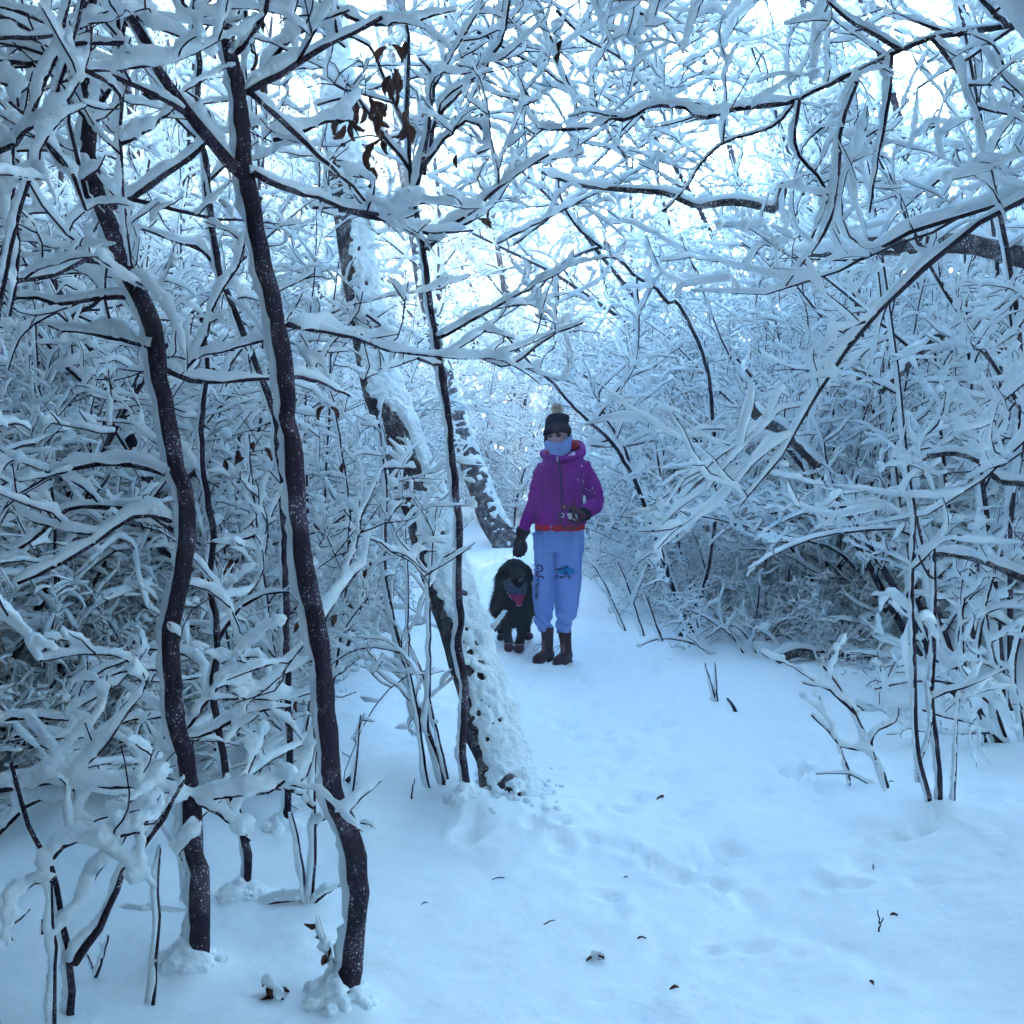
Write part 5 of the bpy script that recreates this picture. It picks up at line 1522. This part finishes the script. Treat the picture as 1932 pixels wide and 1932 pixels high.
# hat
hat = union("hat", [
    ring_loft([((x, y, z), (rx, 0, 0.006), (0, ry, -.024)) for z, x, y, rx, ry in [(1.545, .316, YP - .004, .090, .104), (1.555, .315, YP - .004, .097, .114), (1.582, .315, YP - .004, .098, .115), (1.596, .315, YP, .091, .108), (1.604, .315, YP + .002, .084, .100)]]),
    zloft([(1.575, .315, YP + .002, .084, .103), (1.62, .313, YP + .006, .081, .100), (1.65, .316, YP + .012, .080, .093), (1.675, .322, YP + .014, .078, .09), (1.692, .322, YP + .015, .062, .07), (1.700, .32, YP + .015, .03, .035)]),
    ball((.368, YP + .0, 1.668), (.034, .05, .024)),
], .0065, 3, M_black, person, lambda co: .0022 * np.sin(np.arctan2(co[:, 1] - YP, co[:, 0] - .315) * 36) + .002 * noise3(co, 30))
th = bvh(hat)
part_of(hat, "round_patch", [patch(th, [(1051.3 + 8 * math.cos(a), 810.5 + 8 * math.sin(a)) for a in np.linspace(0, 2 * math.pi, 20, endpoint=False)], .003)], simple_mat("leather_patch", (.035, .016, .028), .7))
pr_ = np.random.default_rng(6)
dirs = nrm(pr_.normal(0, 1, (2600, 3)))
pc = np.array((.313, YP + .01, 1.728))
blades("pompom", pc + dirs * .010, dirs, pr_.uniform(.020, .046, 2600), .0013, M_pom, hat, pr_, .15)
# face
tb = bvh(body)
def E(x, y):      # points read from an enlargement of the face
    return ((1580 + x * 140 / 1690) * .63889, (1180 + y * 140 / 1690) * .63889)
def ES(pts, w, lift=.0022):
    return stroke(tb, [E(*p) for p in pts], w, lift)
part_of(body, "eye", [ES([(470, 1298), (540, 1314), (612, 1308)], .0085)], M_eye)
part_of(body, "eye", [ES([(762, 1302), (840, 1288), (925, 1272)], .0085)], M_eye)
part_of(body, "eyebrow", [ES([(500, 1248), (550, 1240), (590, 1262)], .0045)], M_eye)
part_of(body, "eyebrow", [ES([(735, 1240), (800, 1215), (870, 1212)], .0045)], M_eye)
hairp = [limb([(.238, YP - .03, 1.545), (.232, YP - .035, 1.51), (.236, YP - .04, 1.485)], [.012, .013, .006], 8), limb([(.392, YP - .035, 1.555), (.396, YP - .035, 1.53)], [.012, .008], 8)]
for hp in hairp:
    part_of(body, "hair", [hp], M_eye)
# boots
def boot(hx, hy, tx, ty, sx, sy, sz, lab=None):
    gr = up_to(hx, hy) - .006
    h, t = np.array((hx, hy, gr)), np.array((tx, ty, up_to(tx, ty) - .006))
    ax = t - h
    L = np.linalg.norm(ax[:2])
    f_ = np.array((ax[0] / L, ax[1] / L, ax[2] / L)); s_ = np.array((-f_[1], f_[0], 0)); z = np.array((0, 0, 1.0))
    foot = []
    for k, w, hh in [(0, .022, .05), (.06, .032, .085), (.2, .036, .10), (.4, .036, .085), (.6, .042, .066), (.78, .045, .056), (.92, .036, .044), (1.0, .014, .026)]:
        c = h + f_ * L * k + z * (hh * .5 + .008)
        foot.append((c, s_ * w, z * hh * .5))
    sh = h + f_ * .055
    up_shaft = [(sh + z * .05, s_ * .038, f_ * .046), (sh + z * .09, s_ * .038, f_ * .048), (np.array((sx, sy, sz)) * .6 + (sh + z * .10) * .4, s_ * .041, f_ * .046), (np.array((sx, sy, sz)), s_ * .046, f_ * .048), (np.array((sx, sy, sz + .035)), s_ * .045, f_ * .046)]
    o = union("boot", [ring_loft(foot, 20), ring_loft(up_shaft, 20)], .0055, 3, M_boot, person, lambda co: .0022 * noise3(co, 40))
    sole = []
    for k, w in [(-.02, .014), (.0, .026), (.1, .037), (.35, .036), (.6, .044), (.78, .047), (.93, .038), (1.02, .014)]:
        sole.append((h + f_ * L * k + z * .008, s_ * w, z * .013))
    link("sole", make_mesh("sole", *ring_loft(sole, 12), M_sole), o)
    band_ = []
    for k in (.58, .72):                      # toe seams
        band_.append(tube_arrays([(np.array([h + f_ * L * k + s_ * .047 * math.cos(a) + z * (.012 + (.062 if k < .6 else .056) * math.sin(a)) for a in np.linspace(.15, math.pi - .15, 10)]), np.full(10, .003))], 6))
    link("toe_seam", make_mesh("toe_seam", *merge(band_), M_sole), o)
    lace = []
    front = lambda k: (sh + f_ * (.05 if k > .25 else .05 + (.25 - k) * .22) + z * (.065 + k * .075))
    for k in np.linspace(0, 1, 5):
        c = front(k) + f_ * .003
        lace.append((np.array([c - s_ * .022, c + f_ * .004, c + s_ * .022]), np.full(3, .0024)))
        lace.append((np.array([c - s_ * .02, c + z * .009 + f_ * .004, c + s_ * .02 + z * .018]), np.full(3, .0022)))
    c = front(.92) + f_ * .006
    for sgn, sp, dr in ((1, .02, .075), (-1, .075, .05)):
        lp = [c, c + s_ * sgn * sp * .6 - z * dr * .3 + f_ * .012, c + s_ * sgn * sp - z * dr + f_ * .014, c + s_ * sgn * sp * .7 - z * dr * 1.05 + f_ * .014, c + s_ * sgn * sp * .3 - z * dr * .4 + f_ * .010, c]
        lace.append((spline(np.array(lp), 22), np.full(22, .0024)))
    link("lace", tubes("lace", lace, 6, M_lace), o)
boot(.283, YP + .035, .160, YP - .135, .250, YP + .012, .165)
boot(.408, YP + .01, .300, YP - .185, .372, YP - .018, .15)
# gloves: a hand laid on the dog's head, a hand holding the leash
def glove(wrist, parts, cuff):
    o = union("glove", parts, .005, 2, M_black, person, lambda co: .0015 * noise3(co, 50))
    link("cuff", make_mesh("cuff", *merge(cuff), M_black), o)
    return o
fl = []
for k, (dx, L) in enumerate([(-.030, .058), (-.010, .068), (.010, .066), (.029, .052)]):
    b = np.array((.050 + dx, YP + .005, .755))
    fl.append(limb([b, b + np.array((dx * .15, -.004, -L * .5)), b + np.array((dx * .1, .016, -L * .95))], [.0135, .0125, .0105], 12))
fl.append(limb([(.088, YP - .015, .80), (.098, YP - .03, .765), (.090, YP - .028, .728)], [.016, .0145, .011], 12))
g1 = glove(None, [ball((.053, YP, .785), (.044, .026, .052)), limb([(.074, YP - .025, .885), (.062, YP - .008, .82)], [.036, .036])] + fl,
           [limb([(.082, YP - .03, .895), (.074, YP - .024, .868)], [.050, .048], 18), limb([(.070, YP - .02, .862), (.066, YP - .016, .848)], [.045, .044], 18)])
link("wrist_loop", tubes("wrist_loop", [(spline(np.array([(.045, YP - .03, .878), (.02, YP - .04, .90), (-.01, YP - .04, .905), (-.035, YP - .04, .912), (-.03, YP - .04, .905), (.0, YP - .04, .90)]), 20), np.full(20, .0025)),
                                       (spline(np.array([(.118, YP - .02, .868), (.14, YP - .03, .864), (.165, YP - .04, .857)]), 10), np.full(10, .0025))], 6, M_black), g1)
hb_ = np.array((.44, YP - .215, 1.005))
fr_ = []
for k, dz in enumerate((.028, .010, -.009, -.026)):
    b = hb_ + np.array((.012, -.010, dz))
    fr_.append(limb([b, b + np.array((-.034, -.020, -.002)), b + np.array((-.058, .002, -.004)), b + np.array((-.038, .022, -.004))], [.0135, .013, .0125, .011], 12))
fr_.append(limb([hb_ + np.array((.015, .0, .035)), hb_ + np.array((-.02, -.028, .046)), hb_ + np.array((-.045, -.030, .034))], [.016, .0145, .012], 12))
glove(None, [ball(hb_ + np.array((.012, .004, .0)), (.040, .034, .046)), limb([hb_ + np.array((.02, .01, 0)), (.485, YP - .155, 1.01)], [.036, .036])] + fr_,
      [limb([(.470, YP - .17, 1.008), (.505, YP - .135, 1.013)], [.047, .052], 18)])
# leash held in the glove
leash = thing("dog_leash", "coiled brown rope leash with metal clips held in the walker's gloved hand", "leash", (.40, YP - .24, .98))
def LZ(x, y, d):
    return P(1047.8 + x * .0529, 920 + y * .0529, d)
dL = YP - .265
def loop(cx, cy, rx, ry, a0, a1, tilt=0.0, d=dL, n=36):
    return np.array([LZ(cx + rx * math.cos(a) , cy + ry * math.sin(a), d + tilt * math.sin(a + .6)) for a in np.linspace(a0, a1, n)])
coils = [loop(520, 1080, 380, 380, -2.3, 3.6, .015), loop(640, 980, 270, 300, -2.6, 2.4, .02, dL - .012), loop(840, 1020, 210, 180, -3.3, .4, .01, dL - .02),
         spline(np.array([LZ(705, 500, dL - .02), LZ(650, 700, dL - .022), LZ(640, 900, dL - .022), LZ(700, 1080, dL - .02), LZ(830, 1185, dL - .02), LZ(930, 1120, dL - .018)]), 24),
         spline(np.array([LZ(520, 670, dL - .022), LZ(640, 700, dL - .028), LZ(800, 850, dL - .03), LZ(1000, 1100, dL - .025)]), 20), loop(300, 680, 60, 80, -3.6, 1.0, 0, dL, 14)]
link("rope", tubes("rope", [(c, np.full(len(c), .0072)) for c in coils], 8, M_rope, np.random.default_rng(2), .12), leash)
tag_v, tag_f = ring_loft([(LZ(505, 900, dL - .004), (.017, 0, 0), (0, .004, 0)), (LZ(510, 1000, dL - .004), (.016, 0, 0), (0, .004, 0)), (LZ(545, 1130, dL - .004), (.010, 0, 0), (0, .004, 0))], 8)
link("tag", make_mesh("tag", tag_v, tag_f, M_metal), leash)
link("clip", tubes("clip", [(spline(np.array([LZ(740, 930, dL - .008), LZ(750, 1010, dL - .01), LZ(775, 1110, dL - .006)]), 8), np.full(8, .008)), (loop(255, 990, 55, 70, -2.2, 2.6, 0, dL - .01, 14), np.full(14, .0045)), (spline(np.array([LZ(700, 1170, dL - .01), LZ(655, 1090, dL - .01)]), 6), np.full(6, .006)), (spline(np.array([LZ(320, 660, dL - .008), LZ(310, 720, dL - .008)]), 5), np.full(5, .005))], 7, M_metal), leash)

# ------------------------------------------------------------------ the dog
YD = 7.45
gd = up_to(.03, YD)
dog = thing("dog", "large black long-haired dog with pink bandana facing the camera beside the walker", "dog", (.02, YD, gd))
def D(x, y, d):      # points read from an enlargement of the dog
    return P(920 + x * .1058, 1047.8 + y * .1058, d)
def DB(x, y, d, r):
    return ball(D(x, y, d), r)
gL, gR = up_to(-.03, YD), up_to(.06, YD)
paw_l, paw_r = D(378, 1690, YD - .02), D(560, 1715, YD - .05)
paw_l[2] = up_to(paw_l[0], paw_l[1]) + .025; paw_r[2] = up_to(paw_r[0], paw_r[1]) + .025
hl, hr_ = D(235, 1500, YD + .52), D(705, 1515, YD + .55)
hl[2] = up_to(hl[0], hl[1]) + .03; hr_[2] = up_to(hr_[0], hr_[1]) + .03
x_c = D(450, 800, YD)[0]
dog_body = union("body", [
    ball(D(455, 860, YD + .06), (.118, .14, .150)), ball((x_c + .005, YD + .30, .40), (.120, .24, .125)), ball((x_c + .01, YD + .55, .40), (.112, .17, .125)),
    limb([D(455, 760, YD + .02), D(470, 520, YD - .02), D(485, 330, YD - .04)], [.115, .098, .088]),
    ball(D(485, 265, YD - .045), (.090, .095, .078)), ball(D(470, 170, YD - .03), (.070, .07, .045)),
    limb([D(510, 320, YD - .10), D(555, 410, YD - .19), D(575, 470, YD - .245)], [.060, .048, .036]), limb([D(520, 430, YD - .13), D(560, 530, YD - .22)], [.040, .026]),
    ball(D(225, 330, YD - .03), (.022, .045, .062), rot=(.25, 'Y')), ball(D(735, 300, YD - .02), (.020, .04, .060), rot=(-.25, 'Y')),
    limb([D(360, 1050, YD), D(355, 1300, YD - .01), D(372, 1520, YD - .015), paw_l + (0, 0, .03)], [.062, .032, .029, .034]), limb([D(600, 1050, YD), D(610, 1300, YD - .02), D(580, 1520, YD - .035), paw_r + (0, 0, .03)], [.066, .035, .031, .036]),
    ball(paw_l, (.030, .042, .026)), ball(paw_r, (.036, .048, .028)),
    limb([(x_c - .06, YD + .55, .34), (hl[0] - .01, YD + .45, .24), (hl[0] + .005, YD + .60, .14), hl + (0, 0, .03)], [.075, .055, .030, .028]), limb([(x_c + .07, YD + .55, .34), (hr_[0] + .01, YD + .47, .24), (hr_[0], YD + .63, .14), hr_ + (0, 0, .03)], [.075, .055, .030, .028]),
    ball(hl + (0, -.03, 0), (.028, .045, .024)), ball(hr_ + (0, -.03, 0), (.030, .045, .024)),
    limb([(x_c + .01, YD + .70, .46), (x_c + .03, YD + .84, .42), (x_c + .04, YD + .90, .32)], [.045, .035, .02]),
], .008, 3, M_fur, dog)
fr = np.random.default_rng(12)
pos, nn = scatter(dog_body, 20000, fr)
legz = np.clip((pos[:, 2] - .14) / .12, 0, 1)
face = np.exp(-(((pos - D(565, 430, YD - .21)) / np.array((.075, .10, .08))) ** 2).sum(1))
ln = (.012 + .070 * legz * fr.uniform(.5, 1.2, len(pos))) * (1 - .85 * np.clip(face * 1.3, 0, 1))
ln *= np.where(pos[:, 2] > .565, .55, 1)
bu, bv, by = in_view(pos)
bx, bw = (bu - 920) / .1058, (bv - 1047.8) / .1058
ss = np.clip((bw - 430) / 450, 0, 1)
ln *= np.where((by < YD + .02) & (bw > 400) & (bw < 890) & (bx > 215 + 270 * ss ** 1.1) & (bx < 720 - 95 * ss ** 1.9), .12, 1)
dd = nrm(nn * .55 + np.array((0, .20, -.95))[None] + fr.normal(0, .24, nn.shape))
blades("fur", pos - nn * .004, dd, ln, .0022, M_fur, dog_body, fr, .45)
link("nose", make_mesh("nose", *ball(D(590, 462, YD - .282), (.014, .010, .010)), simple_mat("dog_nose", (.008, .006, .010), .4, 90, .2, .2, .6)), dog_body)
link("nose_glint", make_mesh("nose_glint", *merge([limb([D(545, 440, YD - .262), D(585, 424, YD - .266), D(635, 415, YD - .252)], [.002, .0038, .0032], 8)]), simple_mat("nose_glint_grey", (.16, .14, .26), .8)), dog_body)  # pale streak laid over the muzzle, standing in for light on the nose
for ex in (470, 615):
    link("eye", make_mesh("eye", *ball(D(ex, 330, YD - .140), (.009, .007, .008)), M_eye), dog_body)
# bandana tied round the neck
def bandana():
    rows, n, V = 9, 15, []
    top_l, top_r, tip = (232, 430), (705, 480), (560, 893)
    for j in range(rows + 1):
        s = j / rows
        l = np.array((232 + (505 - 232) * s ** 1.12, 430 + (880 - 430) * s ** .90)); r = np.array((705 + (610 - 705) * s ** 1.9, 480 + (872 - 480) * s))
        for i in range(n):
            t = i / (n - 1)
            q = l * (1 - t) + r * t
            bulge = math.sin(math.pi * t)
            q = q + np.array((0, 26 * bulge * s ** 3))
            V.append(D(q[0], q[1], YD - .100 - .050 * bulge + .01 * s + .008 * math.sin(t * 13 + s * 7) + .01 * s))
    V = np.array(V)
    B = V + np.array((0, .006, 0))
    m = (rows + 1) * n
    i = np.arange(m).reshape(rows + 1, n)
    def quads(k0, k1):
        k = i[k0:k1 + 1]
        a = np.stack([k[:-1, :-1], k[:-1, 1:], k[1:, 1:], k[1:, :-1]], -1).reshape(-1, 4)
        return [a, (a + m)[:, ::-1]]
    allv = np.concatenate([V, B])
    root = link("bandana", make_mesh("bandana", allv, [np.concatenate(quads(0, 5))], M_frost), dog)
    link("bandana_tip", make_mesh("bandana_tip", allv, [np.concatenate(quads(5, rows))], M_pink), root)
    edge = [V[i[j, 0]] + np.array((0, -.003, 0)) for j in range(rows + 1)]
    bot = [V[i[rows, k]] + np.array((0, -.003, 0)) for k in range(n)]
    link("bandana_hem", tubes("bandana_hem", [(np.array(edge[4:] + bot[1:]), np.full(len(edge[4:] + bot[1:]), .0035))], 6, simple_mat("pale_hem", (.42, .26, .34), .8)), root)
    br = np.random.default_rng(9)
    fr_s = []
    for k in range(45):
        j = br.integers(1, rows * n * 5 // 9)
        b = br.uniform(.0022, .0055)
        fr_s.append(ball(V[j] + np.array((br.normal(0, .004), -.002, br.normal(0, .006))), (b * 1.4, b * .6, b), 7))
    link("frost", make_mesh("frost", *merge(fr_s), simple_mat("frost_crystals", (.10, .11, .20), .9)), root)['kind'] = 'stuff'
bandana()
for pw, w in ((paw_l, .036), (paw_r, .041)):
    b = link("dog_boot", make_mesh("dog_boot", *ball(pw + np.array((0, -.008, .004)), (w, .052, .034)), M_boots_dog), dog)
    c = pw + np.array((0, .008, .036))
    link("strap", tubes("strap", [(np.array([c + np.array(((w - .001) * math.cos(a), .037 * math.sin(a), 0)) for a in np.linspace(0, 2 * math.pi, 20)]), np.full(20, .0045))], 6, M_strap), b)
link("dog_boot", make_mesh("dog_boot", *ball(hr_ + np.array((.012, -.03, .004)), (.036, .05, .030)), M_boots_dog), dog)
link("dog_boot", make_mesh("dog_boot", *ball(hl + np.array((.0, -.03, .004)), (.032, .05, .030)), M_boots_dog), dog)
